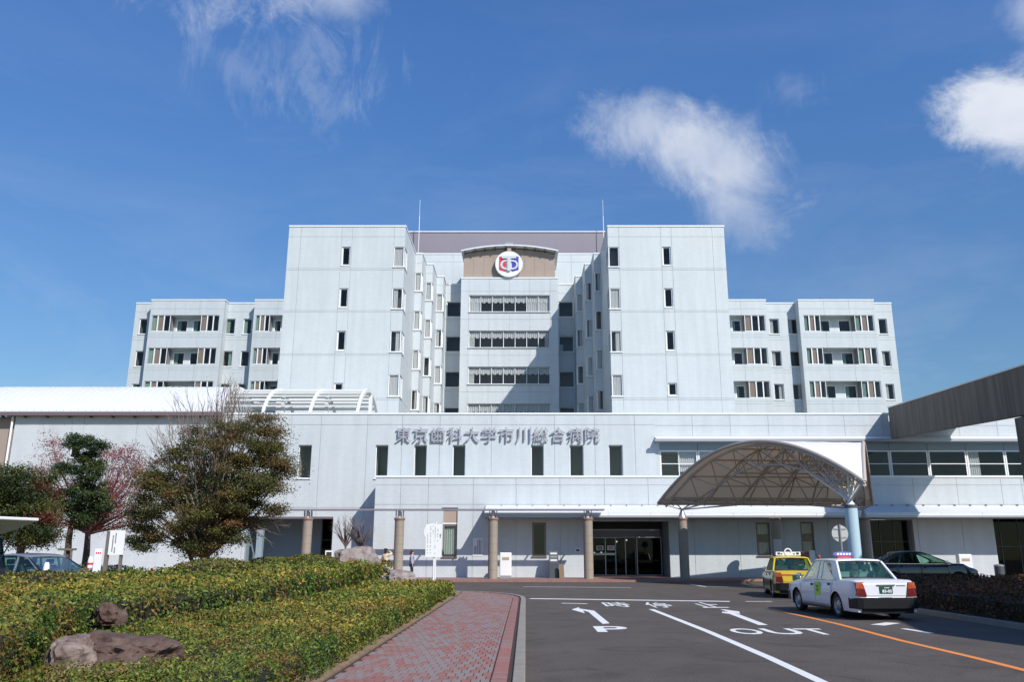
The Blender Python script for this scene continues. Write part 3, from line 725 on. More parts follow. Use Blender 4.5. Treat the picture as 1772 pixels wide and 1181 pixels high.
MB().wallpoly([(XR0 + .02, 10.6), (XR0 + .3, 10.6), (XR0 + .3, 13.4), (XR0 + .02, 13.4)], 60.6, 61.4).build('end_post', M['white'], ent)
# open lattice continuing the barrel
ribx = [-11.75, -15.05, -18.35, -21.6]
for x in ribx:
    q = MB(); vs = []
    for k in range(K + 1):
        for s_ in (0, .28): y, z = arc(k / K, s_ - .15, 56.95); vs += [(x - .10, y, z), (x + .10, y, z)]
    q.add(vs, [f for k in range(K) for f in ((4 * k, 4 * k + 1, 4 * k + 5, 4 * k + 4), (4 * k + 3, 4 * k + 2, 4 * k + 6, 4 * k + 7), (4 * k + 2, 4 * k, 4 * k + 4, 4 * k + 6), (4 * k + 1, 4 * k + 3, 4 * k + 7, 4 * k + 5))])
    q.build('rib', M['wsteel'], ent)
    MB().box(x - .12, x + .12, 61.6, 61.9, 10.3, arc(.58)[1]).build('post', M['wsteel'], ent)
for i in range(1, 17):
    y, z = arc(i / 17, -.02, 56.95); MB().bar((-21.7, y, z), (-11.9, y, z), .34, .09, (0, -.3 if y < 61 else .3, 1)).build('slat', M['wsteel'], ent)
# flat roofs
MB().box(XL0, 48, YS + .31, 65.95, 9.9, 10.0).build('roof', M['joint'], ent)
# upper storey on the right
XE = 46
wall(ent, plane_xf((0, YS + .04, 0), (1, 0, 0), (0, -1, 0)), XS1 + .002, XE, 9.0, ZP, [XS1 + 2.62 * i for i in range(1, 14)], [10.1], [], M['tile'])
er = MB(); er.add([(XS1 + .02, 55.95, 9.09), (XE, 55.95, 9.09), (XE, YS, 9.34), (XS1 + .02, YS, 9.34), (XS1 + .02, 55.95, 9.05), (XE, 55.95, 9.05), (XE, YS, 9.30), (XS1 + .02, YS, 9.30)],
    [(0, 1, 2, 3), (7, 6, 5, 4), (0, 4, 5, 1), (0, 3, 7, 4)]); er.build('eave_roof', M['cap'], ent)
MB().box(XS1 - .1, XE, 55.80, 55.97, 8.92, 9.10).build('eave_gutter', M['steel'], ent)
MB().box(XS1 + .02, XE, 55.98, 56.9, 8.90, 8.95).build('soffit', M['cladblue'], ent)
FG = plane_xf((0, 56.62, 0), (1, 0, 0), (0, -1, 0))
for i in range(13):
    a = XS1 + .3 + 2.62 * i
    MB(FG).box(a + .01, a + 2.60, 0, -.2, 8.42, 8.89).build('panel', M['cladblue'], ent)
MB(FG).box(XS1 + .003, XS1 + .31, .05, -.2, 6, 8.99).build('wall', M['tile'], ent)
for i in range(13):
    a = XS1 + .3 + 2.62 * i
    cu = [(.48, .98, .40, .97), ] if i == 0 else ([(.02, .98, .5, .97)] if i == 1 else ([(.05, .35, .03, .97)] if i in (5, 8) else None))
    window(ent, FG, a + .02, a + 2.60, 6.0, 8.4, mull=[.5] if i < 1 else (), rails=[.62], inset=.0, fw=.09, gm='glass', cur=cu, sill=False, rm='roomlit' if i < 2 else 'dark', roomd=3)
for i, (x, y) in enumerate(((XS1 + .9, 57.9), (XS1 + 1.2, 57.8))):
    pass
MB().box(XS1, XE, YB + .3, 56.6, 5.9, 6.0).build('roof', M['joint'], ent)
# front block
FBk = plane_xf((0, YB, 0), (1, 0, 0), (0, -1, 0)); XB0 = at(649, 860, YB).x; ZBk = 6.33
bw = lambda px, py=930: at(px, py, YB).x
def bz(py): return at(900, py, YB).z
wins = [(bw(766), bw(791), bz(964), bz(880), 'a'), (bw(921), bw(945), bz(963), bz(905), 'b'), (bw(1309), bw(1333), bz(962), bz(905), 'c'), (bw(1386), bw(1409), bz(960), bz(904), 'c')]
ex0, ex1, ez = bw(1025), bw(1158), bz(903)
dx0, dx1 = bw(1508), bw(1582); rx0, rx1 = bw(1722), bw(1830)
holes = [h[:4] for h in wins] + [(ex0, ex1, -1, ez), (dx0, dx1, -1, bz(900)), (rx0, rx1, -1, bz(893))]
ub = [bw(x, 860) for x in (693, 741, 819, 893, 969, 1046, 1122, 1198, 1275, 1352, 1428, 1505, 1582, 1658, 1735)] + [32, 35, 38, 41, 44]
wall(ent, FBk, XB0, XE, 0, ZBk, ub, [4.62, 5.85], holes, M['tile'])
wall(ent, plane_xf((XB0, YB, 0), (0, 1, 0), (-1, 0, 0)), .035, 2.48, 0, ZBk, [], [4.62, 5.85], [], M['tile'])
MB().box(XB0 + .3, XS1, YB + .31, YS - .01, 6.0, 6.05).build('roof', M['joint'], ent)
for (a, b, c, d, k) in wins:
    if k == 'a':
        zz = c + (d - c) * .66
        window(ent, FBk, a, b, c, zz, inset=.12, fw=.10, fm='bronze', gm='glass', cur=[(.05, .85, .02, .95)], cw='curtainp', rm='roomlit', projecting_sill=.10)
        MB(FBk).box(a, b, -.10, -.2, zz + .12, d).build('panel', M['shutter'], ent); MB(FBk).box(a, b, -.09, -.2, zz + .01, zz + .11).build('rail', M['cap'], ent)
        MB(FBk).box(a - .05, b + .05, .08, -.05, d, d + .06).build('drip_mould', M['steel'], ent)
    elif k == 'b': window(ent, FBk, a, b, c, d, inset=.10, fw=.12, fm='bronze', gm='glassd', projecting_sill=.10)
    else: window(ent, FBk, a, b, c, d, inset=.10, fw=.10, rails=[.42, .62], fm='bronze', gm='glass', cur=[(.08, .92, .02, .40), (.08, .92, .64, .97)], cw='curtain', projecting_sill=.1)
# main entrance: deep dark porch with glass screens and sliding doors
DP = 2.6; FE = plane_xf((0, YB + DP, 0), (1, 0, 0), (0, -1, 0))
MB().box(ex0 - .3, ex0, YB + .31, YB + 6, 0, 5).box(ex1, ex1 + .3, YB + .31, YB + 6, 0, 5).build('porch_wall', M['cladblue'], ent)
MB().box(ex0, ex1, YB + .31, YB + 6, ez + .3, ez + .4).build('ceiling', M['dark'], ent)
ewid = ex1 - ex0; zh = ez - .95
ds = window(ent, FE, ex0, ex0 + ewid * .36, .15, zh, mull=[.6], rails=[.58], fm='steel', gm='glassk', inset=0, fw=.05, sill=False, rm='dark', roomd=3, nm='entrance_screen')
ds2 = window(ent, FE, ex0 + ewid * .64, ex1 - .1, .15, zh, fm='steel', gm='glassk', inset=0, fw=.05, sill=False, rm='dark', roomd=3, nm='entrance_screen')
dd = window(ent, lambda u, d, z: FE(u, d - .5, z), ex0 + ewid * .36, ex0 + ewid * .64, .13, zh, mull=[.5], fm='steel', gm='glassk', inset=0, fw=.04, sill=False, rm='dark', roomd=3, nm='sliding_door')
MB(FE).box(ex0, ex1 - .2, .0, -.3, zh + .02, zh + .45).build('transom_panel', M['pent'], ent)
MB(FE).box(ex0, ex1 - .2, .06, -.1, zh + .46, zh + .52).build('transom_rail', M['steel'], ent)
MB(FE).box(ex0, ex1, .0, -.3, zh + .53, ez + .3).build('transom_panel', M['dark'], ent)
MB(FE).box(ex0 + .05, ex0 + ewid * .34, .05, .02, zh * .56, zh * .56 + .09).build('push_bar', M['frame'], ds)
MB(FE).tube([(ex0 + ewid * .80, .1, 1.55), (ex0 + ewid * .82, .1, 1.15), (ex0 + ewid * .93, .1, 1.1)], .03, 6).build('handrail', M['chrome'], ds2)
for i, (fx, c) in enumerate(((.06, 'ink'), (.21, 'red'))):
    x = ex0 + ewid * fx + .15; zc = zh * .56 + .45
    t = MB(FE).box(x, x + .48, .10, .07, zc - .14, zc + .16).build('door_notice', M['white'], ent)
    q = MB(FE)
    for r_ in range(3): q.box(x + .08, x + .40, .106, .10, zc - .09 + r_ * .075, zc - .05 + r_ * .075)
    q.build('print', M[c], t)
for i, (fx, zz) in enumerate(((.10, 1.6), (.20, 1.62), (.42, 2.35), (.56, 2.45), (.74, 2.7))):
    p = FE(ex0 + ewid * fx, -2.2, zz); MB().lathe(p, [(.01, -.05), (.05, -.03), (.05, .03), (.01, .05)], 8).build('ceiling_light', mat('lamp_glow', (1, .95, .85), emit=3) if i == 0 else bpy.data.materials['lamp_glow'], ent)
# right doors
MB().box(dx0 - .2, dx0, YB + .31, YB + 4, 0, 5).box(dx1, dx1 + .2, YB + .31, YB + 4, 0, 5).build('porch_wall', M['cladblue'], ent)
window(ent, lambda u, d, z: FBk(u, d - .8, z), dx0, dx1, .1, bz(900), mull=[.33, .66], rails=[.35, .62], fm='darkgrey', gm='glassk', inset=0, fw=.06, sill=False, rm='dark', nm='glass_door')
MB().box(rx0 - .2, rx0, YB + .31, YB + 4, 0, 5).box(rx1, rx1 + .2, YB + .31, YB + 4, 0, 5).build('porch_wall', M['dark'], ent)
window(ent, lambda u, d, z: FBk(u, d - 1.5, z), rx0, rx1, .1, bz(893), mull=[.3, .6], rails=[.5], fm='darkgrey', gm='glassk', inset=0, fw=.06, sill=False, rm='dark', nm='glass_door')
# porch roof
PX0 = at(838, 889, 52).x
pr = MB(); pr.add([(PX0, 52.0, 3.99), (XE, 52.0, 3.99), (XE, YB, 4.56), (PX0, YB, 4.56), (PX0, 52.0, 3.95), (XE, 52.0, 3.95), (XE, YB, 4.46), (PX0, YB, 4.46)],
    [(0, 1, 2, 3), (7, 6, 5, 4), (0, 4, 5, 1), (0, 3, 7, 4)]); proof = pr.build('porch_roof', M['roofw'], ent)
for i in range(19):
    a = PX0 + (XE - PX0) * i / 19; b = PX0 + (XE - PX0) * (i + 1) / 19
    MB().box(a + .008, b - .008, 51.93, 52.0, 3.84, 4.04).build('fascia', M['cap'], ent)
MB().box(PX0 - .15, XE, 51.86, 51.99, 3.72, 3.835).build('porch_gutter', M['steel'], ent)
MB().box(PX0, XE, 52.0, YB - .002, 3.70, 3.76).build('soffit', M['cladblue'], ent)
for i in range(46):
    a = PX0 + 1 + i * 1.0
    if a < XE: MB().box(a, a + .04, YB - .25, YB - .02, 4.52, 4.60).build('snow_guard', M['shutter'], proof)
# hospital name
sg = thing('hospital_name_sign', 'raised metal lettering of the hospital name on the white wall above the narrow windows', 'sign', (at(862, 752, YS).x, YS, 9.3))
name = '東京歯科大学市川総合病院'
x0 = wx(699, 752); x1 = wx(1025, 752); za = at(862, 740, YS).z; zb = at(862, 766, YS).z
for i, c in enumerate(name):
    x = x0 + (x1 - x0) * i / 11
    mb = MB(); put_text(mb, c, (x, (za + zb) / 2), 1.0, 1.02, lambda u, v, d: Vector((u, YS - .16 - d, v)), depth=.045, bold=.0)
    mb.build('letter', M['letter'], sg)
# ---------------------------------------------------------------- paving
pav = MB(); pav.prism([(-40, YS + .3), (-40, 52.5), (-12, 49.4), (9.3, 49.0), (14, 50.6), (46, 50.6), (46, YS + .3)], 0.001, .11)
struct('pavement', pav, M['brickm'])
pk = MB(); kp = [(-40, 52.4), (-12, 49.3), (9.3, 48.9), (14, 50.5), (46, 50.5)]
for a, b in zip(kp, kp[1:]): pk.bar((a[0], a[1], .055), (b[0], b[1], .055), .16, .13)
struct('pavement_kerb', pk, M['kerbr'])
# brick footpath: X -2.65 .. -.35 plus border course and kerb
PT = .10; HX = -2.72
fp = thing('brick_footpath', 'red and mauve brick footpath with a stone kerb beside the low hedge', 'footpath', (-1.3, 22, 0))
fp['kind'] = 'structure'
def kerb_line():
    pts = [(0.0, 4.0), (0.0, 30.5)]
    for i in range(1, 9):
        a = i / 8 * math.pi / 2; pts.append((-3.2 + 3.2 * math.cos(a) , 30.5 + 5.2 * math.sin(a)))
    return pts
KL = kerb_line()
MB().prism([(HX - .1, 4)] + [(x - .05, y) for x, y in KL] + [(HX - .1, 35.6)], .0, PT - .02).build('bedding', M['mortar'], fp)
def xin(y):
    """inner edge of the kerb at this y"""
    if y <= 30.5: return -.2
    s = (y - 30.5) / 5.0
    return -3.2 + 3.0 * math.sqrt(max(0, 1 - s * s)) if s < 1 else None
bricks = []
def near_mesh(w_, l_):
    b = MB(); h = .02; c = .004
    b.add([(-w_/2, -l_/2, -.05), (w_/2, -l_/2, -.05), (w_/2, l_/2, -.05), (-w_/2, l_/2, -.05), (-w_/2, -l_/2, -c), (w_/2, -l_/2, -c), (w_/2, l_/2, -c), (-w_/2, l_/2, -c),
           (-w_/2+c, -l_/2+c, 0), (w_/2-c, -l_/2+c, 0), (w_/2-c, l_/2-c, 0), (-w_/2+c, l_/2-c, 0)],
          [(0, 1, 5, 4), (1, 2, 6, 5), (2, 3, 7, 6), (3, 0, 4, 7), (4, 5, 9, 8), (5, 6, 10, 9), (6, 7, 11, 10), (7, 4, 8, 11), (8, 9, 10, 11)])
    return b
random.seed(5); BW, BL = .122, .30
for r_ in range(int((35.3 - 7.5) / BL)):
    y = 7.5 + r_ * BL
    xe = xin(y + BL)
    if xe is None: continue
    x = xe - .26 - (r_ % 2) * BW / 2
    if r_ % 2: bricks.append((xe - .26 - BW / 4 + .0, y + BL / 2, BW / 2 - .018, BL - .006))
    while x - BW > HX + .13:
        bricks.append((x - BW / 2, y + BL / 2, BW - .016, BL - .006)); x -= BW
    for q in range(3): bricks.append((xe - .145, y + BL / 6 + q * BL / 3, .20, .093))
random.shuffle(bricks)
vis = [b for b in bricks if b[1] > 11.6]; vis.sort(key=lambda b: b[1])
nearb, far = vis[:290], vis[290:] + [b for b in bricks if b[1] <= 11.6]
cache = {}
def bcol(b):
    k = math.sin(b[0] * 3.1 + b[1] * .7) * .12
    q = random.random() + k
    if b[3] < .12: q += .45
    return 'brickg' if q < .50 else ('brickm' if q < .72 else 'brickr')
for b in nearb:
    key = (b[2], b[3], bcol(b))
    if key not in cache:
        o = near_mesh(b[2], b[3]).build('brick', M[key[2]]); cache[key] = o.data
    else:
        o = bpy.data.objects.new('brick', cache[key]); C.objects.link(o)
    o.parent = fp; o.location = Vector((b[0], b[1], PT + random.uniform(-.002, .002))) - ORG[fp.name]
    o.rotation_euler = (random.uniform(-.006, .006), random.uniform(-.006, .006), random.uniform(-.008, .008))
fm = {k: MB() for k in ('brickg', 'brickm', 'brickr')}
fall = MB()
for b in far:
    k = bcol(b); fall.cur = ('brickg', 'brickm', 'brickr').index(k); z = PT + random.uniform(-.002, .002)
    w_, l_ = b[2] / 2, b[3] / 2
    fall.add([(b[0] - w_, b[1] - l_, z), (b[0] + w_, b[1] - l_, z), (b[0] + w_, b[1] + l_, z), (b[0] - w_, b[1] + l_, z),
              (b[0] - w_, b[1] - l_, z - .03), (b[0] + w_, b[1] - l_, z - .03), (b[0] + w_, b[1] + l_, z - .03), (b[0] - w_, b[1] + l_, z - .03)],
             [(0, 1, 2, 3), (0, 4, 5, 1), (1, 5, 6, 2), (2, 6, 7, 3), (3, 7, 4, 0)])
fall.build('far_bricks', [M['brickg'], M['brickm'], M['brickr']], fp, kind='stuff')
# kerb stones
seglen = .6; path = []
for a, b in zip(KL, KL[1:]):
    n_ = max(1, round(math.dist(a, b) / seglen))
    for i in range(n_): path.append(((a[0] + (b[0] - a[0]) * i / n_, a[1] + (b[1] - a[1]) * i / n_), (a[0] + (b[0] - a[0]) * (i + 1) / n_, a[1] + (b[1] - a[1]) * (i + 1) / n_)))
for a, b in path:
    d = Vector((b[0] - a[0], b[1] - a[1], 0)).normalized() * .006
    p = Vector((a[0] - .09, a[1], .05)) + d; q = Vector((b[0] - .09, b[1], .05)) - d
    MB().bar(p, q, .165, .125 + random.uniform(-.003, .003)).build('kerb_stone', M['kerb'], fp, bevel=.012)
# soil under the planting
struct('planting_soil', MB().prism([(-42, 3), (HX + .12, 3), (HX + .12, 34.5), (-3.6, 36.2), (-5, 44), (-14, 52), (-42, 52)], .0, .112), M['soil'])

# ---------------------------------------------------------------- road markings
ZL = .004
def strip(px_pts, wid, name, m, label):
    pts = [gnd(*p) if not isinstance(p, Vector) else p for p in px_pts]; mb = MB()
    n_ = len(pts); vs = []
    for i, p in enumerate(pts):
        d = (pts[min(i + 1, n_ - 1)] - pts[max(i - 1, 0)]).normalized(); s = Vector((-d.y, d.x, 0)) * wid / 2
        vs += [(p.x - s.x, p.y - s.y, ZL), (p.x + s.x, p.y + s.y, ZL)]
    mb.add(vs, [(2 * i, 2 * i + 1, 2 * i + 3, 2 * i + 2) for i in range(n_ - 1)])
    o = mb.build(name, M[m]); o['kind'] = 'structure'; return o
strip([(917, 1037), (1263, 1042)], .42, 'stop_line', 'line', '')
strip([(1127, 1055.5), (1225, 1094), (1330, 1139), (1440, 1190)], .17, 'lane_line', 'line', '')
strip([(1338, 1056), (1450, 1081), (1560, 1110), (1680, 1138), (1800, 1168)], .15, 'centre_line', 'orange', '')
strip([(905, 1016.5), (1092, 1018)], .2, 'edge_line', 'line', '')
strip([(1194, 1012), (1222, 1016.5), (1330, 1017)], .16, 'edge_line', 'line', '')
strip([(1290, 1042), (1336, 1042)], .22, 'edge_line', 'line', '')
strip([(1563, 1089), (1612, 1097)], .16, 'edge_line', 'line', '')
strip([(1518, 1083), (1546, 1079)], .35, 'edge_line', 'line', '')
def gtext(txt, cx, cy, w_, l_, ang=0, bold=.01, name='road_lettering'):
    mb = MB(); ca, sa = math.cos(ang), math.sin(ang)
    put_text(mb, txt, (0, 0), w_, l_, lambda u, v, d: Vector((cx + u * ca - v * sa, cy + u * sa + v * ca, ZL)), 0, bold)
    o = mb.build(name, M['line']); o['kind'] = 'structure'; return o
def gbox(px0, py0, px1, py1):
    a = gnd((px0 + px1) / 2, py0); b = gnd((px0 + px1) / 2, py1); l = a.y - b.y
    ym = (a.y + b.y) / 2; mid = gnd(0, 0) if 0 else None
    r0 = gnd(px0, (py0 + py1) / 2); r1 = gnd(px1, (py0 + py1) / 2)
    return (r0.x + r1.x) / 2, ym, (r1.x - r0.x), l
strip([(972, 1045), (1016, 1046)], .22, 'road_lettering', 'line', '')
for c, bx in (('時', (1045, 1043.5, 1089, 1051.5)), ('停', (1118, 1043.5, 1160, 1052.5)), ('止', (1203, 1043.5, 1246, 1053))):
    cx, cy, w_, l_ = gbox(*bx); gtext(c, cx, cy, w_, l_, 0, .008)
cx, cy, w_, l_ = gbox(1030, 1085, 1088, 1095); gtext('P', cx, cy, w_, l_, 0, .02)
for c, bx in (('O', (1266, 1089, 1317, 1099)), ('U', (1326, 1089, 1383, 1099)), ('T', (1388, 1089, 1436, 1099.5))):
    cx, cy, w_, l_ = gbox(*bx); gtext(c, cx, cy, w_, l_, 0, .015)
def arrow(pts, name='direction_arrow'):
    g = [gnd(*p) for p in pts]; mb = MB(); mb.add([(p.x, p.y, ZL) for p in g], [tuple(range(len(g)))])
    bmx = mb.build(name, M['line']); bmx['kind'] = 'structure'
arrow([(1043, 1081), (1018, 1060), (1009, 1057.5), (1012, 1062.5), (989, 1056), (1002, 1052), (1003, 1054.5), (1028, 1058), (1055, 1080)])
arrow([(1313, 1083), (1262, 1063.5), (1250, 1062), (1249, 1060), (1260, 1060), (1246, 1055.5), (1254, 1056), (1279, 1059.5), (1281, 1064), (1272, 1062), (1329, 1083)])

# ---------------------------------------------------------------- columns and pergola
YC = 51.3
col = thing('concrete_column', 'first column from the left under the thin pergola rail, ribbed tan concrete', 'column', (0, YC, 0), 'round concrete columns along the front')
def cyl(z0, z1, r, n=24): return MB().lathe((0, YC, 0), [(r, z0), (r, z1)], n)
MB().lathe((0, YC, 0), [(.285, .10), (.285, 3.52)], 28).build('shaft', M['colm'], col, smooth=True)
for k in range(6): MB().lathe((0, YC, 0), [(.288, .62 + k * .5), (.291, .63 + k * .5), (.291, .645 + k * .5), (.288, .655 + k * .5)], 28).build('joint_ring', M['kerb'], col)
MB().lathe((0, YC, 0), [(.30, 3.52), (.33, 3.56), (.33, 3.66), (.30, 3.68)], 28).build('cap_ring', M['kerbr'], col)
def bracket(par, x=0):
    b = MB(); b.box(x - .24, x - .19, YC - .12, YC + .12, 3.68, 4.10).box(x + .19, x + .24, YC - .12, YC + .12, 3.68, 4.10); b.build('bracket_plate', M['steel'], par)
    MB().tube([(x, YC, 3.68), (x, YC, 4.10)], .12, 12).build('bracket_tube', M['wsteel'], par, smooth=True)
cpx = [530, 690, 853, 1018]; labs = ['round concrete column carrying the pergola rail, in front of the dark drive opening',
  'round concrete column carrying the pergola rail, between the two standing women',
  'round concrete column just left of the white cigarette bin', 'round concrete column at the left edge of the dark main entrance',
  'round concrete column with a steel cone under the left foot of the arched canopy', 'shaded concrete column with a poster, right behind the yellow taxi',
  'shaded concrete column beside the pale blue post under the right end of the canopy']
allc = []
for i, px in enumerate(cpx + [1183, 1344, 1499]):
    X = at(px, 945, YC).x
    o = col if i == 0 else copy_tree(col)
    o.location = (X, YC, 0); o['label'] = labs[i]; allc.append(o)
# local parts were built round x = 0, so the root only slides along x
ORGX = {}
for i, o in enumerate(allc):
    X = o.location.x
    if i < 4:
        b = MB(); b.box(-.24, -.19, YC - .12, YC + .12, 3.68, 4.10).box(.19, .24, YC - .12, YC + .12, 3.68, 4.10); b.build('bracket_plate', M['steel'], o)
        MB().tube([(0, YC, 3.68), (0, YC, 4.10)], .12, 12).build('bracket_tube', M['wsteel'], o, smooth=True)
    elif i != 5:
        MB().lathe((0, YC, 0), [(.27, 3.68), (.25, 3.74), (.10, 4.12), (.06, 4.2)], 16).build('steel_cone', M['steel'], o, smooth=True)
pg = thing('pergola_rail', 'long thin double steel rail resting on four concrete columns', 'pergola', (at(775, 880, YC).x, YC, 4.1))
xa, xb = at(505, 880, YC).x, at(1045, 882, YC).x
for y in (50.98, 51.62): MB().box(xa, xb, y - .14, y + .14, 4.11, 4.19).build('beam', M['pent'], pg)
for i in range(9):
    x = xa + .4 + (xb - xa - .8) * i / 8; MB().box(x - .04, x + .04, 51.121, 51.479, 4.12, 4.18).build('cross_bar', M['steel'], pg)

# ---------------------------------------------------------------- arched membrane canopy
cn = thing('arched_canopy', 'white membrane canopy on a steel space truss arching over the drop-off lane', 'canopy', (14, 45, 0))
PN = Vector((14.6, 36.0, 4.62)); PA = Vector((7.75, 49.3, 4.45)); PR = Vector((20.9, 50.7, 4.45)); RISE = 2.62
def shell(s, t, off=0):
    E = PA.lerp(PR, s); p = PN.lerp(E, t); sag = 0.12 * math.sin(math.pi * (s * 5 % 1)) * t
    p = Vector((p.x, p.y, p.z + 4 * RISE * t * (1 - t) - off - sag * .35 * (1 - abs(2 * t - 1))))
    return p
mb = MB(); ns, ntt = 30, 30; vs = []
for i in range(ns + 1):
    for j in range(ntt + 1): vs.append(shell(i / ns, j / ntt))
mb.add(vs, [(i * (ntt + 1) + j, (i + 1) * (ntt + 1) + j, (i + 1) * (ntt + 1) + j + 1, i * (ntt + 1) + j + 1) for i in range(ns) for j in range(ntt)])
mo = mb.build('membrane', M['membrane'], cn, smooth=True); md = mo.modifiers.new('thickness', 'SOLIDIFY'); md.thickness = .02
for s, nm in ((0, 'front_edge'), (1, 'end_edge')):
    MB().tube([shell(s, j / 24, .02) for j in range(25)], .085, 8).build('edge_tube', M['psteel'], cn, smooth=True)
    MB().tube([shell(s + (.035 if s == 0 else -.035), j / 24, .22) for j in range(25)], .05, 8).build('edge_tube', M['psteel'], cn, smooth=True)
MB().tube([PA + Vector((0, 0, -.03)), PR + Vector((0, 0, -.03))], .09, 8).build('edge_tube', M['psteel'], cn, smooth=True)
MB().tube([PA + Vector((.1, -.3, .16)), PR + Vector((-.1, -.3, .16))], .05, 8).build('edge_tube', M['psteel'], cn, smooth=True)
unit = MB().tube([(0, 0, 0), (0, 0, 1)], 1, 7, cap=False)
ucache = {}
def strut(p, q, r=.042, m='psteel'):
    if m not in ucache:
        u = MB().tube([(0, 0, 0), (0, 0, 1)], 1, 7); me = bpy.data.meshes.new('strut'); me.from_pydata([tuple(v) for v in u.v], [], u.f); me.materials.append(M[m])
        me.polygons.foreach_set('use_smooth', [True] * len(me.polygons)); me.set_sharp_from_angle(angle=R(60)); ucache[m] = me
    o = bpy.data.objects.new('strut', ucache[m]); C.objects.link(o); o.parent = cn
    d = q - p; rot = d.to_track_quat('Z', 'Y').to_matrix().to_4x4()
    o.matrix_local = Matrix.Translation(p - ORG[cn.name]) @ rot @ Matrix.Diagonal((r, r, d.length, 1))
SN, TN = 6, 8
tt = [.06 + .90 * i / (TN - 1) for i in range(TN)]; ss = [.035 + .93 * i / (SN - 1) for i in range(SN)]
U = [[shell(s, t, .14) for t in tt] for s in ss]
Lw = [[shell((ss[i] + ss[i + 1]) / 2, (tt[j] + tt[j + 1]) / 2, 1.15) for j in range(TN - 1)] for i in range(SN - 1)]
for i in range(SN):
    for j in range(TN):
        if j < TN - 1: strut(U[i][j], U[i][j + 1], .045)
        if i < SN - 1 and j > 1: strut(U[i][j], U[i + 1][j], .04)
for i in range(SN - 1):
    for j in range(TN - 1):
        if j < TN - 2: strut(Lw[i][j], Lw[i][j + 1], .05)
        if i < SN - 2 and j > 0: strut(Lw[i][j], Lw[i + 1][j], .04)
        for a, b in ((0, 0), (1, 0), (0, 1), (1, 1)):
            if j == 0 and b == 0 and i in (1, 2, 3): continue
            strut(Lw[i][j], U[i + a][j + b], .033)
# bottom members down to the supports
footY = [Vector((allc[4].location.x, YC, 4.17)), Vector((allc[6].location.x, YC, 4.17))]
bt = Vector((14.35, 37.2, 3.85))
for i in (0, 1): strut(footY[0], Lw[i][TN - 2], .045)
strut(footY[0], U[0][TN - 1], .045); strut(footY[0], Lw[0][TN - 3], .045); strut(footY[0], PA, .04)
for i in (SN - 2, SN - 3): strut(footY[1], Lw[i][TN - 2], .045)
strut(footY[1], U[SN - 1][TN - 1], .045); strut(footY[1], Lw[SN - 2][TN - 3], .045); strut(footY[1], PR, .04)
for i in range(5): strut(bt, Lw[i][1], .055, 'wsteel')
for i in (0, 2, 5): strut(bt, U[i][0], .05, 'wsteel')
strut(bt, PN, .06, 'wsteel')
# blue post
bp = thing('blue_post', 'thick pale blue steel post under the near corner of the arched canopy', 'post', (14.35, 37.2, 0))
MB().lathe((14.35, 37.2, 0), [(.275, 0), (.275, 3.55)], 28).build('shaft', M['bluecol'], bp, smooth=True)
MB().lathe((14.35, 37.2, 0), [(.285, 3.552), (.285, 3.68), (.24, 3.70)], 28).build('collar', M['darkgrey'], bp)
MB().lathe((14.35, 37.2, 0), [(.2, 3.701), (.08, 3.9)], 16).build('cap', M['wsteel'], bp)
MB().lathe((14.35, 37.2, 0), [(.42, 0.001), (.42, .05), (.28, .06)], 24).build('base_plate', M['steel'], bp)

# ---------------------------------------------------------------- ramp on the right
rp = thing('concrete_ramp', 'stained dark concrete ramp parapet crossing in front of the building at the right edge', 'ramp', (20, 33, 0))
RA = [(24.9, 56.2, 11.25, 2.1), (20.95, 33.0, 9.25, 2.05), (17.6, 21.0, 8.6, 2.0), (14.6, 11.0, 8.2, 2.0), (16.5, 2.5, 8.0, 2.0), (19, -10, 7.8, 2)]  # nearer, unseen run is bent so its shadow covers the island hedge
for (x, y, z, h), (x2, y2, z2, h2) in zip(RA, RA[1:]):
    MB().add([(x, y, z - h), (x2, y2, z2 - h2), (x2, y2, z2), (x, y, z), (x + .35, y, z - h), (x2 + .35, y2, z2 - h2), (x2 + .35, y2, z2), (x + .35, y, z)],
             [(0, 3, 2, 1), (4, 5, 6, 7), (0, 1, 5, 4), (3, 7, 6, 2), (0, 4, 7, 3), (1, 2, 6, 5)]).build('parapet', M['ramp'], rp)
    MB().add([(x - .05, y, z + .002), (x2 - .05, y2, z2 + .002), (x2 - .05, y2, z2 + .07), (x - .05, y, z + .07), (x + .4, y, z + .002), (x2 + .4, y2, z2 + .002), (x2 + .4, y2, z2 + .07), (x + .4, y, z + .07)],
             [(0, 3, 2, 1), (4, 5, 6, 7), (0, 1, 5, 4), (3, 7, 6, 2), (0, 4, 7, 3), (1, 2, 6, 5)]).build('coping', M['cap'], rp)
for (x, y, z, h), (x2, y2, z2, h2) in zip(RA, RA[1:]):
    h -= 1.2; h2 -= 1.2
    MB().add([(x + .36, y, z - h), (x2 + .36, y2, z2 - h2), (x2 + 5, y2, z2 - h2), (x + 5, y, z - h), (x + .36, y, z - h + .4), (x2 + .36, y2, z2 - h2 + .4), (x2 + 5, y2, z2 - h2 + .4), (x + 5, y, z - h + .4)],
             [(0, 1, 2, 3), (7, 6, 5, 4), (0, 3, 7, 4), (1, 5, 6, 2), (2, 6, 7, 3)]).build('deck', M['ramp'], rp)
pp = at(1768, 730, 35.5)
for x, y, z in ((pp.x + .32, 35.6, 7.35), (16.2, 14, 6), (25.3, 35.6, 7.2), (19, 14, 6)): MB().box(x - .35, x + .35, y - .35, y + .35, 0, z).build('pier', M['ramp'], rp)
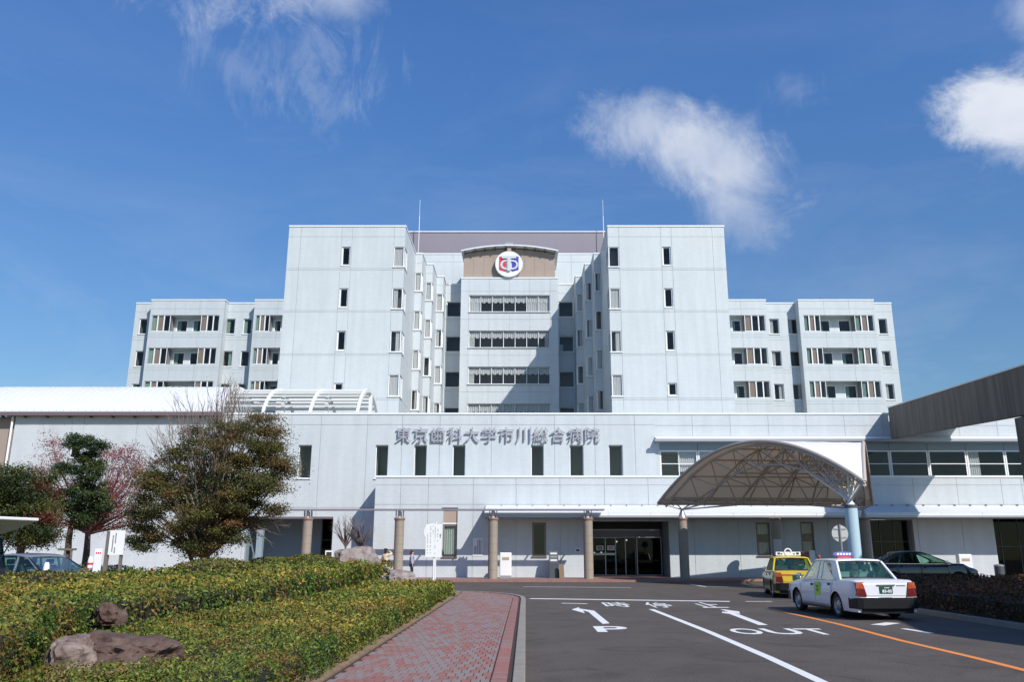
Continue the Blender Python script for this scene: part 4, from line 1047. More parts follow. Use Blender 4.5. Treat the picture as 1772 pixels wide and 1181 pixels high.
# ---------------------------------------------------------------- planting
def vnoise(x, y, scale, seed=0):
    x = np.asarray(x) * scale; y = np.asarray(y) * scale
    xi = np.floor(x).astype(int); yi = np.floor(y).astype(int); fx = x - xi; fy = y - yi
    fx = fx * fx * (3 - 2 * fx); fy = fy * fy * (3 - 2 * fy)
    def h(a, b): 
        v = np.sin(a * 127.1 + b * 311.7 + seed * 74.7) * 43758.5453
        return v - np.floor(v)
    return (h(xi, yi) * (1 - fx) + h(xi + 1, yi) * fx) * (1 - fy) + (h(xi, yi + 1) * (1 - fx) + h(xi + 1, yi + 1) * fx) * fy
def leaves(name, P, Nn, size, col, m='leaf', parent=None, aspect=.5, jit=.7, kind=None):
    """one leaf (a folded rhombus of two faces) at each point"""
    n = len(P); P = np.asarray(P, float); Nn = np.asarray(Nn, float) + rng.normal(0, jit, (n, 3))
    Nn /= np.linalg.norm(Nn, axis=1)[:, None] + 1e-9
    a = rng.normal(0, 1, (n, 3)); a -= (a * Nn).sum(1)[:, None] * Nn; a /= np.linalg.norm(a, axis=1)[:, None] + 1e-9
    b = np.cross(Nn, a); s = np.asarray(size).reshape(-1, 1) * np.ones((n, 1))
    lift = Nn * s * .12
    V = np.stack([P - a * s * .5, P + b * s * aspect * .5 + lift, P + a * s * .5, P - b * s * aspect * .5 + lift], 1).reshape(-1, 3)
    org = np.array(ORG[parent.name]) if parent else np.zeros(3)
    V = V - org
    idx = (np.arange(n) * 4)[:, None]
    F = np.concatenate([idx + np.array([[0, 1, 2]]), idx + np.array([[0, 2, 3]])], 1).reshape(-1)
    me = bpy.data.meshes.new(name); me.vertices.add(4 * n); me.vertices.foreach_set('co', V.reshape(-1).astype(np.float32))
    me.loops.add(6 * n); me.loops.foreach_set('vertex_index', F.astype(np.int32))
    me.polygons.add(2 * n); me.polygons.foreach_set('loop_start', (np.arange(2 * n) * 3).astype(np.int32))
    me.update(calc_edges=True); me.validate()
    at_ = me.attributes.new('tint', 'FLOAT_COLOR', 'POINT')
    c = np.ones((n, 4)); c[:, :3] = np.clip(col, 0, 1); at_.data.foreach_set('color', np.repeat(c, 4, 0).reshape(-1).astype(np.float32))
    me.materials.append(M[m]); o = bpy.data.objects.new(name, me); C.objects.link(o)
    if parent: o.parent = parent
    ORG[o.name] = Vector(org)
    if kind: o['kind'] = kind
    return o
def palette(n, cols, wts):
    k = rng.choice(len(cols), n, p=np.array(wts) / sum(wts)); c = np.array(cols)[k]
    return c * rng.uniform(.72, 1.28, (n, 1))
def inside(px, py, poly):
    r = np.zeros(len(px), bool); j = len(poly) - 1
    for i in range(len(poly)):
        xi, yi = poly[i]; xj, yj = poly[j]
        c = ((yi > py) != (yj > py)) & (px < (xj - xi) * (py - yi) / (yj - yi + 1e-12) + xi); r ^= c; j = i
    return r
def edge_dist(px, py, poly):
    d = np.full(len(px), 1e9)
    for i in range(len(poly)):
        a = np.array(poly[i - 1]); b = np.array(poly[i]); ab = b - a; t = np.clip(((px - a[0]) * ab[0] + (py - a[1]) * ab[1]) / (ab @ ab), 0, 1)
        d = np.minimum(d, np.hypot(px - a[0] - t * ab[0], py - a[1] - t * ab[1]))
    return d
GREEN = [(.19, .195, .028), (.10, .145, .022), (.27, .235, .042), (.05, .08, .016), (.18, .10, .03)]
def hedge(name, label, cat, poly, hfun, ls, dens, wts=(4, 4, 2.6, 2.2, .6), cols=GREEN, ymin=0, rough_edge=.12, loc=None, patch=.35):
    xs = [p[0] for p in poly]; ys = [p[1] for p in poly]
    loc = loc or ((min(xs) + max(xs)) / 2, (min(ys) + max(ys)) / 2, .1)
    root = thing(name, label, cat, loc)
    area = (max(xs) - min(xs)) * (max(ys) - min(ys))
    # top
    yb = [min(ys)]
    while yb[-1] < max(ys): yb.append(min(max(ys), yb[-1] + 2))
    PP, NN, SS = [], [], []
    for y0, y1 in zip(yb, yb[1:]):
        s = ls(y0); n = int((max(xs) - min(xs)) * (y1 - y0) * dens / (s * s))
        x = rng.uniform(min(xs), max(xs), n); y = rng.uniform(y0, y1, n); k = inside(x, y, poly); x, y = x[k], y[k]
        e = edge_dist(x, y, poly); rd = np.minimum(1, e / .22); h = hfun(x, y) * (1 - .22 * (1 - rd) ** 2)
        bump = (vnoise(x, y, 1.3, 3) - .5) * .12 + (vnoise(x, y, 4.5, 5) - .5) * .09 + (vnoise(x, y, 12, 9) - .5) * .05
        pit = np.clip((vnoise(x, y, 3.2, 31) * .6 + vnoise(x, y, 8.5, 32) * .4 - .62) * 7, 0, 1)
        keep_ = rng.uniform(0, 1, len(x)) > pit * .72
        z = h + bump * 1.35 - rng.uniform(0, 1, len(x)) ** 1.3 * .22 - pit * .10
        x, y, z = x[keep_], y[keep_], z[keep_]
        PP.append(np.stack([x, y, z], 1)); NN.append(np.tile([.15, -.25, .9], (len(x), 1))); SS.append(np.full(len(x), s))
    ntop = sum(len(a) for a in PP)
    # sides
    sgn_ = 1 if sum(poly[i - 1][0] * poly[i][1] - poly[i][0] * poly[i - 1][1] for i in range(len(poly))) > 0 else -1
    for i in range(len(poly)):
        a = np.array(poly[i - 1], float); b = np.array(poly[i], float); Ld = np.linalg.norm(b - a)
        ns_ = max(1, int(Ld / 2))
        for q in range(ns_):
            p0 = a + (b - a) * q / ns_; p1 = a + (b - a) * (q + 1) / ns_; s = ls((p0[1] + p1[1]) / 2)
            hh = float(hfun(np.array([p0[0]]), np.array([p0[1]]))[0]); n = int(Ld / ns_ * hh * dens * 1.25 / (s * s))
            t = rng.uniform(0, 1, n); x = p0[0] + (p1[0] - p0[0]) * t; y = p0[1] + (p1[1] - p0[1]) * t
            z = rng.uniform(.02, 1, n) * hh * .97
            nx, ny = sgn_ * (b - a)[1] / Ld, -sgn_ * (b - a)[0] / Ld
            off = (vnoise(x + y, z * 3, 3, 7) - .5) * rough_edge * 2 - rng.uniform(0, .12, n)
            off = off + .05 * np.sin(z / hh * 3.1)
            PP.append(np.stack([x + nx * off, y + ny * off, z + .1 * 0], 1)); NN.append(np.tile([nx, ny, .35], (n, 1))); SS.append(np.full(n, s))
    P = np.concatenate(PP); Nn = np.concatenate(NN); S = np.concatenate(SS) * rng.uniform(.7, 1.3, sum(len(a) for a in PP))
    vis = (P[:, 1] > 4)
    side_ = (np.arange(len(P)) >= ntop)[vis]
    P, Nn, S = P[vis], Nn[vis], S[vis]
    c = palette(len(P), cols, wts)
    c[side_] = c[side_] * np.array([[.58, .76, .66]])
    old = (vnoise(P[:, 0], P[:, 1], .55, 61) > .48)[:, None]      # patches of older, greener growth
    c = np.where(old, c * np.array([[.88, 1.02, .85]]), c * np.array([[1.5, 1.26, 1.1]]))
    pt = vnoise(P[:, 0], P[:, 1], .9, 21) * .6 + vnoise(P[:, 0], P[:, 1], 2.7, 22) * .4
    red = np.clip((pt - .54) * 6, 0, 1)[:, None] * patch * 2 * (rng.uniform(0, 1, (len(P), 1)) < .6)
    c = c * (1 - red) + np.array([[.24, .105, .03]]) * red
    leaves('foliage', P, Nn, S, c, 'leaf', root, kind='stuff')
    # dark core below the leaves, its colour standing in for inner shade
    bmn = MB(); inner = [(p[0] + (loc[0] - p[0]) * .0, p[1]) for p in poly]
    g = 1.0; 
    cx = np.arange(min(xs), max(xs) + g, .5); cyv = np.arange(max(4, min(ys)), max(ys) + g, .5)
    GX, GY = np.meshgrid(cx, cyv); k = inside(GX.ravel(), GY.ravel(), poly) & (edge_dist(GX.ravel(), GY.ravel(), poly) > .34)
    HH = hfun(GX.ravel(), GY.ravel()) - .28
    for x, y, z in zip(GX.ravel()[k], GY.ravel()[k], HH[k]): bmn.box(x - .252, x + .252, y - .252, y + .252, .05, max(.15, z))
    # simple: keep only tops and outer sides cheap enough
    if bmn.v: bmn.build('shade_core', M['soild'], root)
    return root
low_poly = [(-3.2, 5), (HX - .02, 5), (HX - .02, 32.5), (-3.0, 34.2), (-3.7, 35.4), (-4.6, 36.4), (-5.6, 38), (-6.2, 40), (-6.4, 36), (-6.1, 30), (-6.0, 26), (-6.15, 21), (-6.7, 15), (-6.5, 12.3), (-5.6, 10.5), (-5.0, 8.6), (-4.2, 5)]
hedge('low_hedge', 'low clipped green hedge along the left side of the brick footpath', 'hedge', low_poly,
      lambda x, y: .54 + .07 * (vnoise(x, y, .8, 41) - .5), lambda y: .043 + max(0, y - 9) * .0036, 2.1)
up_poly = [(-4.35, 5), (-5.15, 8.6), (-5.75, 10.5), (-6.65, 12.3), (-7.15, 14), (-7.4, 14.6), (-6.85, 15.3), (-6.3, 21), (-6.15, 26), (-6.25, 30), (-6.5, 36), (-6.3, 40.5), (-9.6, 41), (-11, 31), (-13.2, 24.2), (-19, 22.6), (-27, 22), (-27, 5)]
hedge('tall_hedge', 'taller mounded hedge rising behind the low hedge up to the parked cars', 'hedge', up_poly,
      lambda x, y: .95 + .009 * (y - 8) + .20 * (vnoise(x, y, .42, 2) - .5), lambda y: .056 + max(0, y - 9) * .0042, 2.1, patch=.3)
isl = [(11.35, 13.5), (30, 13.5), (30, 34.2), (14.5, 34.2), (12.2, 31.5), (11.6, 27.5)]
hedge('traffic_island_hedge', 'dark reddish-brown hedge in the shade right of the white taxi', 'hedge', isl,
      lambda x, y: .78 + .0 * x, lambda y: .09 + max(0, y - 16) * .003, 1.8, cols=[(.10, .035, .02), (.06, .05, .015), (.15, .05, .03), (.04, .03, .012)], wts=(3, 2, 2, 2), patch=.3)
ik = MB(); ip = [(11.12, 12), (11.12, 27.5), (11.9, 31.8), (14.3, 34.5), (31, 34.5)]
for a, b in zip(ip, ip[1:]): ik.bar((a[0], a[1], .06), (b[0], b[1], .06), .15, .14)
ik.box(11.2, 11.23, -20, 12, 0, .12)
struct('island_kerb', ik, M['kerb'])
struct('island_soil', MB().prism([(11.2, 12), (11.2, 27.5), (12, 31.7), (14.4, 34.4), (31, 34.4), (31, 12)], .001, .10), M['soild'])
def bush(label, c, rx, ry, rz, ls=.09, cols=GREEN, wts=(3, 3, 2, 2, 2.5), name='round_bush', dens=2.2, group=None):
    root = thing(name, label, 'bush', c, group)
    n = int(2 * math.pi * rx * max(ry, rz) * dens / (ls * ls)); v = rng.normal(0, 1, (n, 3)); v /= np.linalg.norm(v, axis=1)[:, None]; v[:, 2] = abs(v[:, 2]) * 1.0
    r = rng.uniform(.86, 1.02, n) + (vnoise(v[:, 0] * 3 + c[0], v[:, 1] * 3 + v[:, 2], 2, 4) - .5) * .16
    P = v * r[:, None] * np.array([rx, ry, rz]) + np.array(c)
    leaves('foliage', P, v, ls * rng.uniform(.7, 1.3, n), palette(n, cols, wts), 'leaf', root, kind='stuff')
    MB().lathe((c[0], c[1], c[2] - .05), [(rx * .8, 0), (rx * .78, rz * .3), (rx * .6, rz * .6), (rx * .3, rz * .78), (.02, rz * .82)], 14).build('shade_core', M['soild'], root)  # dark core, so gaps between leaves read as shade
    return root
def bpos(px, py, Y, z=None): p = at(px, py, Y); return (p.x, Y, p.z if z is None else z)
bush('rounded olive bush mound in front of the big broadleaf tree', bpos(372, 1010, 27, 1.0), 1.4, 1.2, .50, .085)
bush('rounded dark bush mound behind the hedge, left of the big boulder', bpos(537, 990, 37, 1.12), 1.3, 1.2, .46, .10)
bush('small rounded bush mound behind the hedge near the drive opening', bpos(470, 990, 38.5, 1.05), 1.2, 1, .42, .10)
bush('dark purplish bush at the left edge in front of the silver car', bpos(62, 1015, 18.5, .90), 1.15, .9, .40, .075, wts=(1, 2, .5, 3, 4))
bush('long low clipped bush behind the white-boarded notice', bpos(195, 985, 41, .1), 1.9, 1.3, .98, .11)
bush('low bush row at the foot of the dark clipped tree', bpos(120, 985, 41.5, .1), 2.2, 1.2, .95, .11)
bush('leafy bright green shrub growing against the big boulder', bpos(628, 990, 39.0, .75), .42, .4, .62, .11, cols=[(.10, .19, .03), (.2, .28, .05), (.05, .10, .02)], wts=(3, 2, 2), name='leafy_shrub', dens=1.1)
def rock(name, label, c, sx, sy, sz, seed, m, rot=0, sub=4, noise=.28):
    bmx = bmesh.new(); bmesh.ops.create_icosphere(bmx, subdivisions=sub, radius=1)
    from mathutils import noise as nz
    for v in bmx.verts:
        p = v.co.copy(); n_ = nz.noise(p * 1.1 + Vector((seed, 0, 0))) * noise * 1.6 + nz.noise(p * 3 + Vector((0, seed, 0))) * noise * .5 + nz.noise(p * 8 + Vector((0, seed, 3))) * noise * .16
        n_ -= abs(nz.noise(p * 2.2 + Vector((seed, 5, 0)))) * noise * .9 + abs(nz.noise(p * 5.5 + Vector((seed, 9, 0)))) * noise * .35; q = p * (1 + n_ + .08)
        q = Vector([math.copysign(abs(k) ** .72, k) for k in q]); q.z = max(q.z, -.5)
        v.co = Vector((q.x * sx, q.y * sy, q.z * sz))
    me = bpy.data.meshes.new(name); bmx.to_mesh(me); bmx.free(); me.materials.append(M[m])
    me.polygons.foreach_set('use_smooth', [True] * len(me.polygons)); me.set_sharp_from_angle(angle=R(16))
    o = bpy.data.objects.new(name, me); C.objects.link(o); o.location = c; o.rotation_euler = (0, 0, rot); ORG[o.name] = Vector(c)
    return tag(o, label, 'rock')
rock('boulder', 'big grey and reddish boulder with a flat top, left of the woman raising her arm', bpos(619, 966, 40, 1.25), 1.02, .8, .66, 3, 'rockg', .1)
rock('boulder', 'pinkish grey boulder sloping down beside the end of the low hedge', bpos(690, 1000, 35.5, .50), .58, .5, .42, 8, 'rockg', .5)
rock('boulder', 'large brown layered rock lying in the hedge at the bottom left corner', (-4.80, 10.45, .44), .54, .50, .30, 12, 'rockb', -.12, 5, .34)
rock('boulder', 'pale lichen-covered rock at the left end of the large brown rock', (-5.22, 10.1, .42), .28, .32, .32, 15, 'rockm', .4, 4, .3)
rock('boulder', 'small dark triangular rock between the two hedges', (-7.05, 14.8, .60), .24, .2, .22, 21, 'rockb', .3, 4, .4)

# ---------------------------------------------------------------- trees
def branches(base, top_pts, r0, curve=.25, seg=6, rend=.012):
    """limbs from the base to given points, sharing a bundle near the trunk"""
    out_ = []
    for p in top_pts:
        p = Vector(p); b = Vector(base); pts = []; rad = []
        mid_ = b.lerp(p, .5) + Vector((random.uniform(-1, 1), random.uniform(-1, 1), 0)) * curve * (p - b).length * .25
        mid_.z = b.z + (p.z - b.z) * random.uniform(.42, .62)
        for i in range(seg + 1):
            t = i / seg; q = b * (1 - t) ** 2 + mid_ * 2 * t * (1 - t) + p * t * t
            q += Vector((random.gauss(0, 1), random.gauss(0, 1), random.gauss(0, 1))) * .03 * (p - b).length * t * .5
            pts.append(q); rad.append(r0 * (1 - t) ** 1.1 + rend)
        out_.append((pts, rad))
    return out_
def twigs(limbs, per, length, up=.4, r=.012, spread=1.0, start=.35, levels=1):
    out_ = []
    for pts, rad in limbs:
        for _ in range(per):
            t = random.uniform(start, 1) * (len(pts) - 1); i = min(int(t), len(pts) - 2); q = pts[i].lerp(pts[i + 1], t - i)
            d = (pts[i + 1] - pts[i]).normalized() + Vector((random.gauss(0, 1), random.gauss(0, 1), random.gauss(0, .6) + up)) * .6 * spread
            d.normalize(); l = length * random.uniform(.5, 1.2); p1 = q + d * l * .5; p2 = p1 + (d + Vector((random.gauss(0, .25), random.gauss(0, .25), .15))).normalized() * l * .5
            out_.append(([q, p1, p2], [r, r * .7, r * .35]))
    return out_
def tubes(name, limbs, m, parent, n=5):
    mb = MB()
    for pts, rad in limbs: mb.tube(pts, rad, n, cap=False)
    return mb.build(name, M[m], parent, smooth=True)
# big broadleaf tree ---------------------------------------------------
YT = 37.0
big = thing('broadleaf_tree', 'big spreading broadleaf tree with olive-brown leaves and bare twigs rising from its top', 'tree', (at(352, 985, YT).x, YT, .3))
bb = Vector((at(352, 985, YT).x, YT, .1))
MB().tube([bb, bb + Vector((.03, 0, .9)), bb + Vector((.0, .05, 1.6)), bb + Vector((.1, .05, 2.6))], [.27, .22, .20, .15], 12).build('trunk', M['bark'], big, smooth=True)
MB().tube([bb + Vector((-.12, -.05, .2)), bb + Vector((-.35, -.1, .9)), bb + Vector((-.62, -.1, 1.5)), bb + Vector((-1.2, 0, 2.6))], [.13, .10, .08, .05], 8).build('trunk', M['bark'], big, smooth=True)
lobes = [  # px, py, rx px, ry px, weight
 (300, 905, 70, 42, 1.2), (250, 930, 32, 26, .7), (355, 925, 75, 40, 1.2), (410, 905, 48, 38, .9), (270, 860, 52, 30, .9), (340, 860, 80, 36, 1.2), (430, 852, 62, 28, 1.1),
 (470, 838, 40, 17, .7), (300, 815, 52, 26, .7), (370, 810, 70, 36, 1.0), (440, 800, 48, 28, .8), (475, 790, 28, 26, .6), (350, 765, 46, 26, .6), (415, 760, 46, 28, .8),
 (455, 740, 30, 24, .7), (460, 765, 32, 22, .6), (395, 740, 26, 14, .15), (240, 890, 26, 22, .5), (320, 785, 30, 18, .3), (285, 838, 30, 18, .5), (478, 815, 26, 20, .5), (400, 880, 60, 22, .7), (340, 955, 50, 20, .6), (470, 880, 18, 12, .2), (255, 825, 22, 16, .25)]
Pl, Cl, Sl = [], [], []
tips = []
for (px, py, rx, ry, wgt) in lobes:
    for sub in range(max(3, int(wgt * 17))):
        a = random.uniform(0, 2 * math.pi); q = math.sqrt(random.random()) * .85
        yy = YT + random.uniform(-1, 1) * 2.6 * min(1, rx / 60)
        p = at(px + rx * q * math.cos(a), py + ry * q * math.sin(a), yy); tips.append(p)
        n = int(430 * random.uniform(.4, 1.4)); v = rng.normal(0, 1, (n, 3)); rr = random.uniform(.20, .42)
        Pl.append(np.array(p) + v * np.array([rr * .9, rr * .9, rr * .38])); 
        base = random.choice([(.085, .085, .022), (.11, .085, .024), (.05, .06, .016), (.14, .09, .03), (.10, .095, .02)]) 
        if random.random() < .06: base = (.16, .085, .03)
        Cl.append(np.array([base]) * rng.uniform(.6, 1.5, (n, 1))); Sl.append(rng.uniform(.06, .12, n))
P_ = np.concatenate(Pl); keep = P_[:, 2] > .35; P_ = P_[keep]
leaves('crown', P_, np.tile([.2, -.3, .8], (len(P_), 1)), np.concatenate(Sl)[keep], np.concatenate(Cl)[keep], 'leaf', big, jit=.8, kind='stuff')
lm = branches(bb + Vector((0, 0, 1.3)), random.sample(tips, 80), .06, .3)
bare = [(px_, py_) for px_, py_ in [(300, 700), (318, 690), (335, 712), (350, 700), (365, 690), (378, 676), (392, 668), (404, 672), (412, 690), (420, 700), (395, 695), (290, 722), (275, 745), (262, 762), (250, 790), (238, 812), (310, 730), (330, 735), (430, 715), (440, 722), (385, 700), (372, 715), (345, 740), (268, 790), (282, 770), (402, 655), (415, 665)]]
bt_ = [at(px_ + random.uniform(-6, 6), py_ + random.uniform(-5, 5), YT + random.uniform(-1.6, 1.6)) for px_, py_ in bare for _ in (0, 1, 2)]
lb = branches(bb + Vector((.0, 0, 2.2)), bt_, .038, .35, seg=7, rend=.006)
dead = [at(px_, py_, YT - .5 + random.uniform(-1, 1)) for px_, py_ in [(490, 905), (482, 925), (470, 940), (496, 890), (478, 900), (500, 912), (460, 935)]]
ld = branches(at(430, 900, YT), dead, .03, .5, rend=.006)
tubes('limbs', lm, 'bark', big, 6)
tw = twigs(lb, 17, .8, .6, .009, .6, .3)
tubes('bare_twigs', lb + tw + ld + twigs(ld, 8, .45, .2, .008, .7), 'twig', big, 4)['kind'] = 'stuff'
# clipped dark tree --------------------------------------------------
YK = 40.5
ck = thing('clipped_tree', 'dark green cloud-pruned tree with a square-topped crown, left of the notice board', 'tree', bpos(116, 985, YK, .1))
kb = Vector(bpos(113, 990, YK, .1))
kt = [at(117, 965, YK), at(119, 935, YK), at(125, 900, YK), at(140, 850, YK), at(146, 790, YK)]
MB().tube([kb] + kt, [.17, .16, .14, .12, .09, .05], 10).build('trunk', M['bark'], ck, smooth=True)
tb = MB(); pz = at(117, 952, YK - .2)
tb.box(pz.x - .42, pz.x + .42, YK - .3, YK - .18, pz.z - .04, pz.z + .06); tb.tube([(pz.x - .15, YK - .24, .1), (pz.x - .08, YK - .24, pz.z)], .05, 8).tube([(pz.x + .3, YK - .24, .1), (pz.x + .2, YK - .24, pz.z)], .06, 8)
tag(tb.build('tree_stake', M['signpost'], loc=(pz.x, YK - .24, .1)), 'wooden T-shaped support stake in front of the trunk of the clipped dark tree', 'tree stake')
Pl, Cl, Sl = [], [], []
for (px, py, rx, ry, k) in [(128, 764, 13, 11, 8), (165, 768, 16, 14, 9), (146, 770, 24, 10, 8), (150, 790, 22, 14, 10), (160, 800, 20, 20, 12), (118, 812, 26, 12, 12), (150, 822, 34, 14, 14), (150, 850, 42, 20, 26), (130, 880, 38, 20, 20), (160, 885, 34, 22, 20), (170, 862, 22, 20, 12), (110, 862, 20, 16, 10), (140, 905, 40, 12, 12)]:
    for _ in range(k):
        p = at(px + random.uniform(-1, 1) * rx * .8, py + random.uniform(-1, 1) * ry * .8, YK + random.uniform(-1, 1) * rx / 36)
        n = 200; v = rng.normal(0, 1, (n, 3)); rr = random.uniform(.12, .24); Pl.append(np.array(p) + v * np.array([rr, rr, rr * .55]))
        Cl.append(np.array([random.choice([(.03, .055, .018), (.02, .042, .014), (.05, .07, .02), (.07, .085, .022)])]) * rng.uniform(.6, 1.4, (n, 1))); Sl.append(rng.uniform(.08, .14, n))
P_ = np.concatenate(Pl); leaves('crown', P_, np.tile([.2, -.3, .8], (len(P_), 1)), np.concatenate(Sl), np.concatenate(Cl), 'leafg', ck, jit=.6, kind='stuff', aspect=.4)
# red-leaved tree behind it --------------------------------------------
YM = 43.5
rt = thing('red_leaved_tree', 'bare-branched tree with sparse red leaves fanning out behind the clipped dark tree', 'tree', bpos(148, 985, YM, .1))
mbase = Vector(bpos(146, 990, YM, .1)); fork = at(152, 925, YM)
MB().tube([mbase, at(150, 955, YM), fork], [.19, .16, .13], 10).build('trunk', M['bark'], rt, smooth=True)
tp = []
for px_, py_ in [(85, 770), (95, 778), (72, 800), (88, 815), (105, 790), (230, 775), (243, 790), (225, 800), (238, 815), (250, 812), (215, 812), (205, 785), (195, 795), (220, 840), (235, 850), (245, 870), (215, 870), (228, 890), (190, 830), (182, 780), (75, 850), (68, 885), (60, 830), (200, 850), (240, 900), (212, 905), (195, 880)]:
    for _ in (0, 1): tp.append(at(px_ + random.uniform(-7, 7), py_ + random.uniform(-7, 7), YM + random.uniform(-1.6, 1.6)))
lr = branches(fork, tp, .06, .5, seg=6, rend=.008)
tubes('limbs', lr + twigs(lr, 9, .8, .5, .009, .7, .3), 'rtwig', rt, 4)
Pl = []; 
for p in tp:
    for _ in range(3):
        n = 44; q = np.array(p) + rng.normal(0, .22, 3); Pl.append(q + rng.normal(0, 1, (n, 3)) * np.array([.26, .26, .10]))
for pts, rad in lr:
    for q in pts[3:]: Pl.append(np.array(q) + rng.normal(0, .2, (20, 3)))
P_ = np.concatenate(Pl); leaves('crown', P_, np.tile([0, -.2, .9], (len(P_), 1)), rng.uniform(.06, .12, len(P_)), palette(len(P_), [(.27, .035, .04), (.20, .025, .035), (.33, .07, .06), (.13, .03, .025)], (3, 3, 2, 1)), 'leaf', rt, jit=.7, kind='stuff')
# left dark tree ---------------------------------------------------------
YLf = 35.0
lt = thing('dense_tree', 'dense round dark green tree with reddish outer leaves at the left edge', 'tree', bpos(38, 985, YLf, .1))
lbq = Vector(bpos(36, 990, YLf, .1)); MB().tube([lbq, at(36, 950, YLf), at(30, 900, YLf)], [.18, .15, .1], 10).build('trunk', M['bark'], lt, smooth=True)
Pl, Cl, Sl = [], [], []
for (px, py, rx, ry, k) in [(20, 825, 48, 18, 26), (0, 860, 60, 30, 34), (50, 860, 42, 30, 34), (30, 900, 66, 32, 60), (70, 905, 30, 32, 26), (-20, 900, 40, 50, 30), (55, 935, 38, 14, 16), (80, 850, 18, 30, 14)]:
    for _ in range(k):
        qx = px + random.uniform(-1, 1) * rx * .85; qy = py + random.uniform(-1, 1) * ry * .85
        p = at(qx, qy, YLf + random.uniform(-1, 1) * 1.6); n = 200; rr = random.uniform(.18, .34)
        Pl.append(np.array(p) + rng.normal(0, 1, (n, 3)) * np.array([rr, rr, rr * .5]))
        redd = random.random() < max(0, (qx - 55) / 60)
        Cl.append(np.array([(.14, .035, .022) if redd else random.choice([(.045, .065, .014), (.03, .05, .014), (.10, .10, .02), (.065, .08, .018)])]) * rng.uniform(.6, 1.4, (n, 1))); Sl.append(rng.uniform(.07, .13, n))
P_ = np.concatenate(Pl); leaves('crown', P_, np.tile([.2, -.3, .8], (len(P_), 1)), np.concatenate(Sl), np.concatenate(Cl), 'leaf', lt, jit=.7, kind='stuff')
lq = branches(at(32, 920, YLf), [Vector(P_[i]) for i in rng.choice(len(P_), 26)], .06, .3); tubes('limbs', lq, 'bark', lt, 5)
# two small bare trees by the wall ----------------------------------------
for (px, lab, hh) in ((597, 'small bare tree by the wall beside the drive opening', 893), (622, 'small bare tree behind the big boulder in the wall shade', 897)):
    Yb = 52.6 if px < 610 else 53.0
    t_ = thing('bare_tree', lab, 'tree', bpos(px, 985, Yb, .1), 'small bare trees by the wall')
    b0 = Vector(bpos(px, 990, Yb, .1)); fk = at(px + 1, 948, Yb)
    MB().tube([b0, fk, at(px - 2, 915, Yb)], [.07, .055, .03], 7).build('trunk', M['bark'], t_, smooth=True)
    tp = [at(px + 26 * math.cos(a_) * q_, hh + 22 - 24 * math.sin(a_) * q_, Yb + random.uniform(-.8, .8)) for a_, q_ in [(random.uniform(-.5, 3.6), random.uniform(.6, 1)) for _ in range(26)]]
    lr = branches(fk, tp, .025, .6, rend=.006); tubes('limbs', lr + twigs(lr, 8, .45, .4, .006, .8, .3), 'twig', t_, 4)
